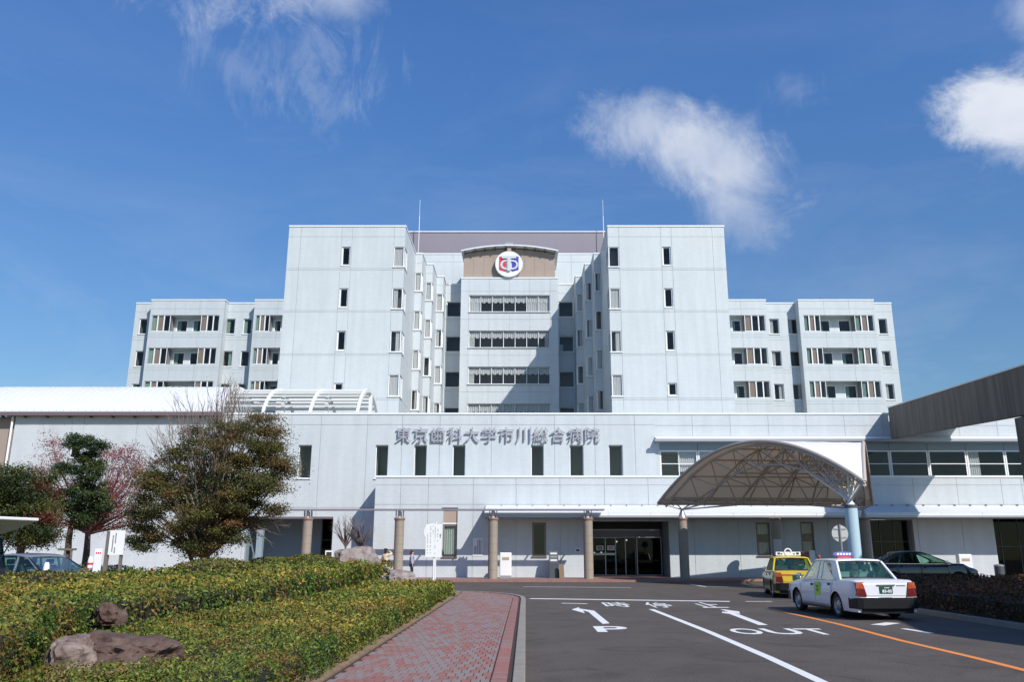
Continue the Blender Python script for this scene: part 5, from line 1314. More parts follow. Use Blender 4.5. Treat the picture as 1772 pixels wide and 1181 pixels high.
# ---------------------------------------------------------------- vehicles
def car(name, label, cat, loc, heading, paint, Lc=4.69, W=1.70, H=1.50, belt=.93, wb=2.70, rear_oh=1.10, rearglass=(.95, 1.45), roofx=(1.45, 2.65), wsx=3.40, trunk=.97, hood=.88, nose=.74,
        roofcurve=.02, sides=None, pillar=.06, rear_style='crown', hubm='alloy', group=None, glassm='carglass', seats='seat', van=False, plate=None, trim='chrome', bumper='black', head='rect'):
    """x runs from the rear (0) to the front (Lc); y is the half width"""
    root = bpy.data.objects.new(name, None); C.objects.link(root); root.location = loc; root.rotation_euler = (0, 0, heading)
    root.empty_display_size = .3; ORG[root.name] = Vector((0, 0, 0)); tag(root, label, cat, group)
    sx = lambda x: x - Lc / 2
    xr, xf = rear_oh, rear_oh + wb; rw = .315; ar = rw + .055
    def zb(x):
        z = .20
        for xc in (xr, xf):
            if abs(x - xc) < ar: z = max(z, .30 + math.sqrt(ar * ar - (x - xc) ** 2))
        return z
    def zt(x):
        if van: 
            if x < wsx: return belt
            t = (x - wsx) / (Lc - wsx); return belt * (1 - t) + nose * t
        xs_ = [0, .12, rearglass[0], rearglass[1], wsx - .3, wsx, wsx + .5, Lc - .35, Lc - .1, Lc]
        zs_ = [trunk - .05, trunk - .005, trunk + .0, belt, belt, belt - .005, hood + .015, nose + .07, nose, nose - .06]
        return float(np.interp(x, xs_, zs_))
    def hw(x):
        e = 1.0
        if x < .35: e = .93 + .07 * math.sin(x / .35 * math.pi / 2)
        if x > Lc - .6: e = .86 + .14 * math.cos((x - Lc + .6) / .6 * math.pi / 2)
        return W / 2 * e
    def prof(x, t):
        """t 0..1 from sill to belt: y and z on the body side"""
        b, tp = zb(x), zt(x) - .05; z = b + (tp - b) * t
        f = float(np.interp(z, [.15, .30, .55, .75, tp], [.955, .985, 1.0, .99, .95])); return hw(x) * f, z
    xs_ = sorted(set(np.round(np.concatenate([np.linspace(0, Lc, 60), [xr - ar, xr + ar, xf - ar, xf + ar]] + [xc + ar * np.cos(np.linspace(0, math.pi, 15)) for xc in (xr, xf)]), 4)))
    mb = MB(); TS = [0, .12, .3, .5, .7, .88, 1]; ring = []
    for x in xs_:
        r_ = []
        for t in TS: y, z = prof(x, t); r_.append((y, z))
        z1 = zt(x); y1 = r_[-1][0]; r_ += [(y1 * .975, z1 - .018), (y1 * .92, z1), (y1 * .6, z1 + .014), (0, z1 + .02)]
        full = [(sx(x), -y, z) for y, z in r_] + [(sx(x), y, z) for y, z in reversed(r_[:-1])]
        ring.append(full)
    m_ = len(ring[0]); vs = [p for r_ in ring for p in r_]
    fs = [(i * m_ + j, i * m_ + j + 1, (i + 1) * m_ + j + 1, (i + 1) * m_ + j) for i in range(len(ring) - 1) for j in range(m_ - 1)]
    fs += [tuple(range(m_))[::-1], tuple((len(ring) - 1) * m_ + j for j in range(m_))]
    fs = [f[::-1] for f in fs]
    mb.add(vs, fs); mb.build('body', M[paint], root, smooth=True)
    # floor and wheel housings
    MB().box(sx(.15), sx(Lc - .15), -W / 2 + .10, W / 2 - .10, .19, .30).build('underbody', M['black'], root)
    for xc in (xr, xf):
        q = MB(); n_ = 16
        for s in (-1, 1):
            vs = []
            for k in range(n_ + 1):
                a = math.pi * k / n_; X, Z = sx(xc + ar * 1.0 * math.cos(a)), .30 + ar * 1.0 * math.sin(a)
                vs += [(X, s * (W / 2 - .035), Z), (X, s * (W / 2 - .30), Z)]
            q.add(vs, [(2 * k, 2 * k + 1, 2 * k + 3, 2 * k + 2) for k in range(n_)])
            q.box(sx(xc - ar), sx(xc + ar), s * (W / 2 - .31), s * (W / 2 - .30), .2, .30 + ar)
        q.build('wheel_housing', M['black'], root)
    # greenhouse
    wy = W / 2 * .95; ry = W / 2 * .76; zr = H
    x0, x1, x2, x3 = rearglass[0], roofx[0], roofx[1], wsx
    def gh(x, s, up):
        """point on the greenhouse side: up 0 belt, 1 roof edge"""
        return None
    q = MB(); vs = []; nx = 12
    def rz(x): u = (x - (x1 + x2) / 2) / ((x2 - x1) / 2); return zr - roofcurve * u * u
    ys_ = [-1, -.97, -.88, -.6, 0, .6, .88, .97, 1]; dz = [-.055, -.03, -.008, .0, .012, .0, -.008, -.03, -.055]
    xe = [x1 - .05] + [x1 + (x2 - x1) * i / nx for i in range(nx + 1)] + [x2 + .05]
    for k, x in enumerate(xe):
        d = .03 if k in (0, len(xe) - 1) else 0
        for yy, dd in zip(ys_, dz): vs.append((sx(x), ry * yy * (1.02), rz(min(max(x, x1), x2)) + dd - d))
    c9 = len(ys_); q.add(vs, [(i * c9 + j, (i + 1) * c9 + j, (i + 1) * c9 + j + 1, i * c9 + j + 1) for i in range(len(xe) - 1) for j in range(c9 - 1)])
    ro = q.build('roof', M[paint], root, smooth=True); so = ro.modifiers.new('t', 'SOLIDIFY'); so.thickness = .03; so.offset = -1
    zbR = zt(x0); zbF = zt(x3); er = rz(x1) - .05; ef = rz(x2) - .05
    side_posts = sides or [(x0, x1), (x1 + .55, x1 + .50), ((x1 + x2) / 2 + .32, (x1 + x2) / 2 + .30), (x3, x2)]
    wid_ = [pillar * 2.6, pillar, pillar, pillar]
    if sides: wid_ = [w_ for _, _, w_ in sides]; side_posts = [(a, b) for a, b, _ in sides]
    for s in (-1, 1):
        for (a, b), wd_ in zip(side_posts, wid_):
            za = zt(a) - .03; p = Vector((sx(a), s * wy * .985, za)); t = Vector((sx(b), s * ry * 1.0, rz(min(max(b, x1), x2)) - .05))
            MB().add([p + Vector((-wd_ / 2, 0, 0)), p + Vector((wd_ / 2, 0, 0)), t + Vector((wd_ * .38, 0, 0)), t + Vector((-wd_ * .38, 0, 0)),
                      p + Vector((-wd_ / 2, -s * .05, 0)), p + Vector((wd_ / 2, -s * .05, 0)), t + Vector((wd_ * .38, -s * .05, 0)), t + Vector((-wd_ * .38, -s * .05, 0))],
                     [(0, 1, 2, 3), (7, 6, 5, 4), (0, 4, 5, 1), (1, 5, 6, 2), (3, 2, 6, 7), (0, 3, 7, 4)]).build('pillar', M[paint], root)
        for k in range(len(side_posts) - 1):
            (a, b), (c, d) = side_posts[k], side_posts[k + 1]; wa, wc = wid_[k] / 2, wid_[k + 1] / 2
            P4 = [(sx(a + wa), s * wy * .965, zt(a) - .02), (sx(c - wc), s * wy * .965, zt(c) - .02), (sx(d - wc * .7), s * ry * .985, rz(min(max(d, x1), x2)) - .055), (sx(b + wa * .7), s * ry * .985, rz(min(max(b, x1), x2)) - .055)]
            P4 = [Vector(p) for p in P4]
            MB().add(P4 + [p - Vector((0, s * .006, 0)) for p in P4], [(0, 1, 2, 3), (7, 6, 5, 4), (0, 4, 5, 1), (1, 5, 6, 2), (2, 6, 7, 3), (3, 7, 4, 0)]).build('side_window', M[glassm], root)
        MB().bar((sx(x0 + .1), s * (wy * 1.0), zbR - .02), (sx(x3 - .05), s * (wy * 1.0), belt - .018), .02, .025).build('belt_trim', M[trim], root)
    for nm, xa, xb, za, zb_2 in (('rear_window', x0, x1 - .02, zbR + .012, er), ('windscreen', x3, x2 + .02, zbF + .012, ef)):
        P4 = [Vector(p) for p in ((sx(xa), -wy * .93, za), (sx(xa), wy * .93, za), (sx(xb), ry * .95, zb_2), (sx(xb), -ry * .95, zb_2))]
        n_ = (P4[1] - P4[0]).cross(P4[3] - P4[0]).normalized() * .006
        gl_ = MB().add(P4 + [p + n_ for p in P4], [(0, 1, 2, 3), (7, 6, 5, 4), (0, 4, 5, 1), (1, 5, 6, 2), (2, 6, 7, 3), (3, 7, 4, 0)]).build(nm, M[glassm], root)
        fr = MB()
        for i in range(4): fr.bar(P4[i], P4[(i + 1) % 4], .035, .03, n_)
        fr.build('window_seal', M['black'], gl_)
    # interior: seats with covers, shelf, wheel
    for xx, s in ((x1 + .35, -1), (x1 + .35, 1), (x2 - .25, -1), (x2 - .25, 1)):
        y = s * W * .21
        st = MB().add([(sx(xx), y - .25, belt - .05), (sx(xx), y + .25, belt - .05), (sx(xx - .12), y + .22, belt + .22), (sx(xx - .12), y - .22, belt + .22),
                       (sx(xx) + .1, y - .25, belt - .05), (sx(xx) + .1, y + .25, belt - .05), (sx(xx - .05), y + .22, belt + .24), (sx(xx - .05), y - .22, belt + .24)],
                      [(3, 2, 1, 0), (4, 5, 6, 7), (0, 1, 5, 4), (1, 2, 6, 5), (2, 3, 7, 6), (3, 0, 4, 7)]).build('seat', M[seats], root, bevel=.03)
        MB().box(sx(xx - .1), sx(xx - .02), y - .12, y + .12, belt + .25, belt + .40).build('headrest', M[seats], st, bevel=.03)
    MB().box(sx(x0 + .05), sx(x1 + .2), -wy * .85, wy * .85, zbR - .0, zbR + .03).build('rear_shelf', M['seatd'], root)
    MB().box(sx(x3 - .55), sx(x3 - .1), -wy * .85, wy * .85, belt - .03, belt + .04).build('dashboard', M['seatd'], root)
    # doors: skin panels a hair proud of the body
    dsp = [side_posts[0][0] + .10, (side_posts[1][0] + side_posts[2][0]) / 2 if len(side_posts) < 4 else side_posts[2][0], x3 - .1]
    dl = [(max(xr + ar * .55, x1 - .35), side_posts[-2][0] - .006), (side_posts[-2][0] + .006, xf - ar + .02)]
    for s in (-1, 1):
        for (a, b) in dl:
            g = MB(); vs = []; nX, nZ = 12, 8
            for i in range(nX + 1):
                x = a + (b - a) * i / nX; zlo = max(zb(x) + .06, .26)
                for j in range(nZ + 1):
                    z = zlo + (zt(x) - .075 - zlo) * j / nZ; bb_, tp = zb(x), zt(x) - .05; y, _ = prof(x, (z - bb_) / (tp - bb_)); vs.append((sx(x), s * (y + .007), z))
            g.add(vs, [(i * (nZ + 1) + j, (i + 1) * (nZ + 1) + j, (i + 1) * (nZ + 1) + j + 1, i * (nZ + 1) + j + 1) for i in range(nX) for j in range(nZ)])
            d_ = g.build('door', M[paint], root, smooth=True); sd_ = d_.modifiers.new('t', 'SOLIDIFY'); sd_.thickness = .012; sd_.offset = 0
            xh = a + .12; y, z = prof(xh, .85); MB().box(sx(xh), sx(xh + .14), s * (y + .008) - .012, s * (y + .008) + .022, z - .03, z + .03).build('handle', M['black' if trim != 'black' else 'chrome'], d_)
        y_, z_ = prof((xr + xf) / 2, .05)
        MB().box(sx(xr + ar + .02), sx(xf - ar - .02), s * y_ - .02, s * y_ + .012, .195, .25).build('sill', M['black'], root)
        mb = MB(); xm = x3 - .28 if not name.endswith('taxi') else Lc - 1.05
        zz = belt + .06 if not name.endswith('taxi') else hood + .13
        ym = s * (W / 2 + .10) if not name.endswith('taxi') else s * (W / 2 - .06)
        mb.lathe((sx(xm), ym, zz), [(.02, -.075), (.075, -.06), (.085, 0), (.075, .06), (.02, .075)], 12); mb.tube([(sx(xm), ym, zz), (sx(xm + .03), s * (W / 2 - .12), zz - .12)], .02, 6)
        mb.build('mirror', M['chrome' if trim == 'chrome' else paint], root, smooth=True)
    # bumpers, lamps, plate
    for x_, sgn in ((0, -1), (Lc, 1)):
        hwx = hw(.1 if x_ == 0 else Lc - .12)
        q = MB(); pts = [(sx(x_) - sgn * .35, -hw(x_ + .3 if x_ == 0 else x_ - .3) * 1.01), (sx(x_) + sgn * .02, -hwx * .98), (sx(x_) + sgn * .09, -hwx * .8), (sx(x_) + sgn * .11, 0), (sx(x_) + sgn * .09, hwx * .8), (sx(x_) + sgn * .02, hwx * .98), (sx(x_) - sgn * .35, hw(x_ + .3 if x_ == 0 else x_ - .3) * 1.01)]
        inner = [(sx(x_) - sgn * .35, hwx * .8), (sx(x_) - sgn * .35, -hwx * .8)]
        bp_ = q.prism(pts + inner, .28, .55).build('bumper', M[bumper], root, bevel=.02)
        if rear_style == 'crown': 
            MB().tube([Vector((p[0] + sgn * .006, p[1] * 1.002, .555)) for p in pts[1:-1]], .012, 5).build('bumper_trim', M['chrome'], bp_)
    MB().box(sx(-.02), sx(.25), -W / 2 * .8, W / 2 * .8, .17, .30).build('rear_valance', M['black'], root)
    for s in (-1, 1):
        y0_, y1_ = sorted((s * W / 2 * .60, s * W / 2 * .925))
        if rear_style == 'crown':
            ya, yb = s * W / 2 * .93, s * W / 2 * .70; ybt = s * W / 2 * .62
            x_ = sx(0) - .028
            tl = MB().add([(x_, ya, .60), (x_, ybt, .58), (x_, yb, .93), (x_ + .03, s * W / 2 * .90, .93), (x_ + .25, ya * 1.03, .60), (x_ + .25, ybt, .58), (x_ + .25, yb, .93), (x_ + .25, s * W / 2 * .93, .92)],
                          [(0, 1, 2, 3), (3, 2, 6, 7), (0, 3, 7, 4), (1, 5, 6, 2), (0, 4, 5, 1)][:5]).build('tail_light', M['redlight'], root, label='red and orange rear lamp')
            MB().add([(x_ - .006, ya, .78), (x_ - .006, s * W / 2 * .665, .77), (x_ - .006, s * W / 2 * .70, .935), (x_ + .02, s * W / 2 * .905, .935), (x_ + .02, ya, .78)], [(0, 1, 2, 3)]).build('turn_lens', M['orangelight'], tl)
        else: MB().box(sx(-.025), sx(.2), y0_, y1_, .68, .86).build('tail_light', M['redlight'], root, bevel=.02)
        hy0, hy1 = sorted((s * W / 2 * .5, s * W / 2 * .84)); MB().box(sx(Lc - .28), sx(Lc + .015), hy0, hy1, nose - .24, nose - .07).build('headlight', M['headlight'], root, bevel=.03)
    MB().box(sx(Lc - .1), sx(Lc + .02), -W / 2 * .46, W / 2 * .46, nose - .24, nose - .08).build('grille', M['black'], root)
    # trunk lid skin
    if not van:
        MB().add([(sx(0) - .012, -W / 2 * .60, .60), (sx(0) - .012, W / 2 * .60, .60), (sx(0) - .006, W / 2 * .69, trunk - .09), (sx(0) - .006, -W / 2 * .69, trunk - .09),
                  (sx(.08), -W / 2 * .60, .60), (sx(.08), W / 2 * .60, .60), (sx(.08), W / 2 * .69, trunk - .09), (sx(.08), -W / 2 * .69, trunk - .09)],
                 [(0, 3, 2, 1), (0, 1, 5, 4), (1, 2, 6, 5), (2, 3, 7, 6), (3, 0, 4, 7)]).build('boot_lid', M[paint], root, bevel=.006)
    if plate:
        pl = MB().box(sx(0) - .028, sx(0) - .010, -.17, .17, .66, .83).build('number_plate', M['plate'], root)
        q = MB(); f = lambda u, v, d: Vector((sx(0) - .030, -u, v)); plate != ' ' and put_text(q, plate, (.02, .715), .25, .075, f, bold=.03); [q.add([f(u - .012, .785, 0), f(u + .012, .785, 0), f(u + .012, .807, 0), f(u - .012, .807, 0)], [(0, 1, 2, 3)]) for u in (-.03, .005, .04, .07)]; q.build('plate_digits', M['white'], pl)
        MB().box(sx(0) - .035, sx(0) - .011, -.24, .24, .85, .875).build('plate_garnish', M['chrome'], root)
    # wheels
    for xc in (xr, xf):
        for s in (-1, 1):
            yo = s * (W / 2 - .035); wh = MB(); n_ = 26
            profw = [(rw - .105, .0), (rw - .04, .012), (rw - .008, -.015), (rw, -.05), (rw, -.15), (rw - .02, -.19), (rw - .11, -.19)]
            vs = []
            for r_, d_ in profw: vs += [(sx(xc) + r_ * math.cos(2 * math.pi * k / n_), yo + s * d_, rw + r_ * math.sin(2 * math.pi * k / n_)) for k in range(n_)]
            wh.add(vs, [(i * n_ + k, i * n_ + (k + 1) % n_, (i + 1) * n_ + (k + 1) % n_, (i + 1) * n_ + k) for i in range(len(profw) - 1) for k in range(n_)])
            wo = wh.build('wheel', M['rubber'], root, smooth=True)
            rm_ = MB(); vs = []; pr_ = [(rw - .105, -.004), (rw - .125, -.02), (rw - .15, -.045), (.11, -.03), (.07, -.005), (.045, .0), (.001, .004)]
            for r_, d_ in pr_: vs += [(sx(xc) + r_ * math.cos(2 * math.pi * k / n_), yo + s * d_, rw + r_ * math.sin(2 * math.pi * k / n_)) for k in range(n_)]
            rm_.add(vs, [(i * n_ + k, i * n_ + (k + 1) % n_, (i + 1) * n_ + (k + 1) % n_, (i + 1) * n_ + k) for i in range(len(pr_) - 1) for k in range(n_)]); rm_.build('rim', M[hubm], wo, smooth=True)
            hl = MB()
            for k in range(8):
                a = k * math.pi / 4; cxh, czh = sx(xc) + .14 * math.cos(a), rw + .14 * math.sin(a)
                hl.add([(cxh + .026 * math.cos(b), yo + s * -.026, czh + .026 * math.sin(b)) for b in [j * math.pi / 4 for j in range(8)]], [tuple(range(8))])
            hl.build('rim_holes', M['black'], wo)
    return root, sx, prof, zt
def carloc(x, y, z=0): return (x, y, z)
# white taxi: heads away from the camera
hd = math.atan2(1, -.07)
wt, sx, prof, zt = car('white_taxi', 'white sedan taxi seen from behind with a lime door sticker and plate 83-05', 'taxi', (9.02, 24.35, 0), hd, 'carwhite', plate='83-05', rearglass=(1.02, 1.36), roofx=(1.42, 2.75), wsx=3.32, H=1.51, belt=.95, trunk=.99,
         sides=[(1.05, 1.50, .42), (2.12, 2.12, .055), (2.42, 2.36, .06), (3.32, 2.78, .06)])
y, z = prof(2.75, .6); MB().box(sx(2.02), sx(2.36), .855, .872, .52, .87).build('door_sticker', M['lime'], wt)
q = MB()
for k, (zz, l) in enumerate(((.76, .2), (.72, .14), (.66, .2), (.62, .1))): q.box(sx(2.19) - l / 2, sx(2.19) + l / 2, .872, .875, zz, zz + .025)
q.build('sticker_print', M['plant'], wt)
lampb = MB().box(sx(2.20), sx(2.32), -.20, .20, 1.505, 1.56).build('roof_lamp_base', M['red'], wt)
q = MB(); n_ = 24
vs = [(sx(2.23) + dx_, .30 * math.cos(2 * math.pi * k / n_), 1.625 + .07 * math.sin(2 * math.pi * k / n_)) for dx_ in (0, .08) for k in range(n_)]
q.add(vs, [tuple(range(n_)), tuple(range(2 * n_ - 1, n_ - 1, -1))] + [(k, k + n_, (k + 1) % n_ + n_, (k + 1) % n_) for k in range(n_)]); rl = q.build('roof_lamp', M['purple'], wt)
q = MB()
for k in range(5): q.box(sx(2.225) , sx(2.229), -.20 + k * .085, -.14 + k * .085, 1.60, 1.655)
q.build('lamp_print', M['white'], rl)
MB().tube([(sx(2.9), .45, 1.49), (sx(2.9), .45, 1.52)], .02, 6).lathe((sx(2.9), .45, 1.52), [(.045, 0), (.055, .03), (.04, .07), (.01, .085)], 12).build('roof_beacon', M['orangelight'], wt, smooth=True)
MB().tube([(sx(1.60), .0, 1.50), (sx(1.75), .02, 1.62)], .006, 4).build('aerial', M['black'], wt)
MB().box(sx(0) - .016, sx(0) - .012, -.52, -.28, .84, .855).build('boot_lettering', M['ink'], wt)
# yellow taxi
hd2 = math.atan2(.985, .17)
yt, sx, prof, zt = car('yellow_taxi', 'yellow taxi with dark green sides and a white roof sign, ahead of the white taxi', 'taxi', (10.5, 34.25, 0), hd2, 'caryellow', plate=' ', rearglass=(.90, 1.30), roofx=(1.36, 2.75), wsx=3.32, H=1.51, belt=.95, trunk=.99,
         sides=[(.95, 1.45, .34), (2.0, 2.0, .05), (2.42, 2.36, .06), (3.32, 2.78, .06)])
for s in (-1, 1):
    vs = []; nX = 24
    xl = [x for x in np.linspace(.45, 4.1, 40)]
    g = MB()
    for i, x in enumerate(xl):
        for j in range(7):
            zlo = max(0.27, (0.31 + math.sqrt(max(0, .37 ** 2 - min(abs(x - 1.10), abs(x - 3.80)) ** 2))) if min(abs(x - 1.10), abs(x - 3.80)) < .37 else .27)
            zz = zlo + (.86 - zlo) * j / 6; b_ = 0
            yy = .85 * float(np.interp(zz, [.15, .30, .55, .75, .9], [.955, .985, 1.0, .99, .95])) * (1 if x > .35 else .98) + .016
            vs.append((sx(x), s * yy, zz))
    g.add(vs, [(i * 7 + j, (i + 1) * 7 + j, (i + 1) * 7 + j + 1, i * 7 + j + 1) for i in range(len(xl) - 1) for j in range(6)]); g.build('green_side_band', M['cargreen'], yt, smooth=True)
sgn = MB().box(sx(2.15), sx(2.30), -.48, .48, 1.53, 1.68).build('roof_sign', M['white'], yt, bevel=.015)
q = MB(); n_ = 20; vs = []
for dx_ in (0, .06):
    for rr in (.10, .15): vs += [(sx(2.13) + dx_, rr * math.cos(2 * math.pi * k / n_), 1.68 + rr * math.sin(2 * math.pi * k / n_)) for k in range(n_)]
q.add(vs, [f for k in range(n_) for f in ((k, (k + 1) % n_, n_ + (k + 1) % n_, n_ + k), (n_ + k, n_ + (k + 1) % n_, 3 * n_ + (k + 1) % n_, 3 * n_ + k), (2 * n_ + k, k, (k + 1) % n_, 2 * n_ + (k + 1) % n_))]); q.build('sign_ring', M['white'], sgn)
q = MB()
for k, (yy, w_) in enumerate(((.36, .05), (.26, .03), (-.22, .03), (-.36, .05))): q.box(sx(2.146), sx(2.149), yy - w_, yy + w_, 1.575, 1.575 + w_ * 1.6)
q.build('sign_print', M['ink'], sgn)
MB().box(sx(0) - .016, sx(0) - .010, .25, .56, .82, .87).build('boot_sticker', M['red'], yt)
# black saloon: side on, nose right and a little towards the camera
hd3 = math.atan2(-.10, 1)
bk, sx, prof, zt = car('black_saloon', 'black saloon car parked side-on behind the reddish-brown hedge', 'car', (18.0, 39.6, .16), hd3, 'carblack', Lc=4.85, W=1.80, H=1.56, belt=1.0, wb=2.85, rear_oh=1.12, rearglass=(.55, 1.35), roofx=(1.45, 2.65), wsx=3.75, trunk=1.02, hood=.98, nose=.78, roofcurve=.05,
         sides=[(.70, 1.50, .16), (1.45, 1.72, .05), (2.35, 2.22, .07), (3.72, 2.68, .06)], rear_style='plain', seats='seatd', bumper='carblack', trim='chrome')
# silver car and dark van at the left edge
hd4 = math.atan2(-.42, .9)
sv, sx, prof, zt = car('silver_car', 'silver-mauve hatchback with a sloping windscreen behind the hedge at the left', 'car', (-14.75, 26.0, .12), hd4, 'carsilver', Lc=4.2, W=1.70, H=1.52, belt=.95, wb=2.55, rear_oh=.75, rearglass=(.25, .85), roofx=(.95, 2.35), wsx=3.35, trunk=1.0, hood=.95, nose=.75, roofcurve=.06,
         sides=[(.35, 1.0, .2), (1.1, 1.2, .05), (2.05, 1.98, .06), (3.32, 2.38, .06)], rear_style='plain', seats='seatd', bumper='carsilver')
hd5 = math.atan2(.30, -1)
vn, sx, prof, zt = car('dark_van', 'dark van with its pale tailgate raised, cut by the left edge', 'van', (-16.2, 22.6, .12), hd5, 'carnavy', Lc=4.6, W=1.75, H=2.0, belt=1.15, wb=2.7, rear_oh=.85, rearglass=(.02, .12), roofx=(.16, 3.1), wsx=4.0, nose=.95, roofcurve=.03, van=True,
         sides=[(.10, .20, .14), (1.3, 1.3, .08), (2.5, 2.45, .08), (3.95, 3.12, .07)], rear_style='plain', seats='seatd', bumper='carnavy')
tg = MB(); tg.add([(sx(.25), -.75, 2.02), (sx(.25), .75, 2.02), (sx(-.95), .72, 2.36), (sx(-.95), -.72, 2.36), (sx(.25), -.75, 2.08), (sx(.25), .75, 2.08), (sx(-.95), .72, 2.44), (sx(-.95), -.72, 2.44)],
    [(3, 2, 1, 0), (4, 5, 6, 7), (0, 1, 5, 4), (1, 2, 6, 5), (2, 3, 7, 6), (3, 0, 4, 7)]); tgo = tg.build('tailgate', M['white'], vn, bevel=.02)
for s in (-1, 1): MB().tube([(sx(.15), s * .7, 1.35), (sx(-.35), s * .68, 2.17)], .018, 6).build('gas_strut', M['steel'], tgo)

# ---------------------------------------------------------------- people
def skin_body(name, joints, edges, root_i, m, sub=1):
    me = bpy.data.meshes.new(name); me.from_pydata([j[0] for j in joints], edges, [])
    o = bpy.data.objects.new(name, me); C.objects.link(o)
    o.modifiers.new('skin', 'SKIN'); s = o.modifiers.new('sub', 'SUBSURF'); s.levels = s.render_levels = sub + 1
    for i, j in enumerate(joints):
        r_ = j[1]; me.skin_vertices[0].data[i].radius = (r_, r_) if not isinstance(r_, tuple) else r_
        me.skin_vertices[0].data[i].use_root = (i == root_i)
    me.materials.append(M[m]); dg = bpy.context.evaluated_depsgraph_get(); dg.update()
    ev = bpy.data.meshes.new_from_object(o.evaluated_get(dg)); bpy.data.objects.remove(o); ev.name = name
    ev.polygons.foreach_set('use_smooth', [True] * len(ev.polygons)); ev.materials.clear(); ev.materials.append(M[m])
    o = bpy.data.objects.new(name, ev); C.objects.link(o); return o
def hand(side, w, d, up):
    """palm and five fingers from the wrist w along d"""
    w = Vector(w); d = Vector(d).normalized(); s = Vector(up).cross(d).normalized(); J = [(tuple(w), .026), (tuple(w + d * .08), .034)]; E = [(0, 1)]
    for k, (o_, l) in enumerate(((-.03, .062), (-.01, .072), (.01, .068), (.028, .055))):
        b = w + d * .085 + s * o_; n0 = len(J); J += [(tuple(b), .009), (tuple(b + d * l * .5), .0085), (tuple(b + d * l * .9 - Vector(up) * .018), .0075)]; E += [(1, n0), (n0, n0 + 1), (n0 + 1, n0 + 2)]
    n0 = len(J); J += [(tuple(w + d * .03 - s * .035), .011), (tuple(w + d * .065 - s * .06), .009)]; E += [(1, n0), (n0, n0 + 1)]
    return J, E
def person(label, loc, rot, Hh, cloth, lower, hairm, raise_arm=False, skirt=False):
    o_root = bpy.data.objects.new('person', None)
    k = Hh / 1.6
    def S(p): return (p[0] * k, p[1] * k, p[2] * k)
    # figure faces +x
    J = [((0, 0, .92), .12), ((0, 0, 1.05), .108), ((0, 0, 1.22), .125), ((0.0, 0, 1.33), .10), ((.01, 0, 1.395), .048), ((.015, 0, 1.44), .05), ((.02, 0, 1.50), .085), ((.02, 0, 1.555), .07),
         ((0, .09, .86), .09), ((0.02, .09, .48), .062), ((0, .09, .09), .04), ((.10, .10, .03), .035),
         ((0, -.09, .86), .09), ((.03, -.09, .48), .062), ((-.02, -.09, .09), .04), ((.09, -.10, .03), .035)]
    E = [(0, 1), (1, 2), (2, 3), (3, 4), (4, 5), (5, 6), (6, 7), (0, 8), (8, 9), (9, 10), (10, 11), (0, 12), (12, 13), (13, 14), (14, 15)]
    arms = []
    for s in (1, -1):
        n0 = len(J)
        if raise_arm and s == -1: A = [((.01, s * .17, 1.31), .055), ((.16, s * .30, 1.34), .042), ((.10, s * .12, 1.52), .026)]; dr = (-.2, .8, .35)
        else: A = [((0, s * .17, 1.31), .055), ((-.02, s * .21, 1.05), .042), ((.05, s * .20, .82), .026)]; dr = (.15, 0, -1)
        J += A; E += [(3, n0), (n0, n0 + 1), (n0 + 1, n0 + 2)]
        hj, he = hand(s, A[-1][0], dr, (1, 0, 0)); m0 = len(J); J += hj; E += [(n0 + 2, m0)] + [(a + m0, b + m0) for a, b in he]
    body = skin_body('person', [(S(p), r_ * k) for p, r_ in J], E, 0, 'skin')
    body.location = loc; body.rotation_euler = (0, 0, rot); tag(body, label, 'person'); ORG[body.name] = Vector((0, 0, 0))
    def child(nm, JJ, EE, ri, m):
        c = skin_body(nm, [(S(p), r_ * k) for p, r_ in JJ], EE, ri, m); c.parent = body; return c
    top = [((0, 0, .88), .150), ((0, 0, 1.05), .135), ((0, 0, 1.22), .150), ((0, 0, 1.335), .115), ((.01, 0, 1.385), .06)]
    te = [(0, 1), (1, 2), (2, 3), (3, 4)]
    for s in (1, -1):
        n0 = len(top)
        A = [((.01, s * .17, 1.315), .070), ((.15, s * .29, 1.34), .055), ((.11, s * .15, 1.48), .042)] if (raise_arm and s == -1) else [((0, s * .17, 1.315), .070), ((-.02, s * .215, 1.05), .056), ((.045, s * .205, .86), .045)]
        top += A; te += [(3, n0), (n0, n0 + 1), (n0 + 1, n0 + 2)]
    child('jacket', top, te, 0, cloth)
    if skirt: child('skirt', [((0, 0, .93), .14), ((0, 0, .75), .165), ((0, 0, .52), .18)], [(0, 1), (1, 2)], 0, lower)
    else: child('trousers', [((0, 0, .93), .125), ((0, .09, .84), .10), ((.02, .09, .48), .078), ((0, .09, .12), .065), ((0, -.09, .84), .10), ((.03, -.09, .48), .078), ((-.02, -.09, .12), .065)], [(0, 1), (1, 2), (2, 3), (0, 4), (4, 5), (5, 6)], 0, lower)
    child('hair', [((-.005, 0, 1.585), .075), ((-.035, 0, 1.52), .088), ((-.05, 0, 1.43), .07), ((-.045, 0, 1.36), .04)], [(0, 1), (1, 2), (2, 3)], 1, hairm)
    for s in (1, -1): child('shoe', [((-.03, s * .095, .04), .045), ((.11, s * .10, .035), .042)], [(0, 1)], 0, 'black')
    face = bpy.data.meshes.new('face_features')
    q = MB()
    for s in (1, -1): q.lathe(S((.098, s * .03, 1.505)), [(.001, -.006 * k), (.008, 0), (.001, .006 * k)], 8)
    q.box(.098 * k, .102 * k, -.02 * k, .02 * k, 1.453 * k, 1.459 * k); f_ = q.build('eyes_and_mouth', M['hairb']); f_.parent = body
    q = MB(); q.add([S((.095, -.012, 1.475)), S((.095, .012, 1.475)), S((.122, 0, 1.478)), S((.10, 0, 1.508))], [(0, 1, 2), (0, 2, 3), (1, 3, 2)]); f_ = q.build('nose', M['skin']); f_.parent = body
    return body
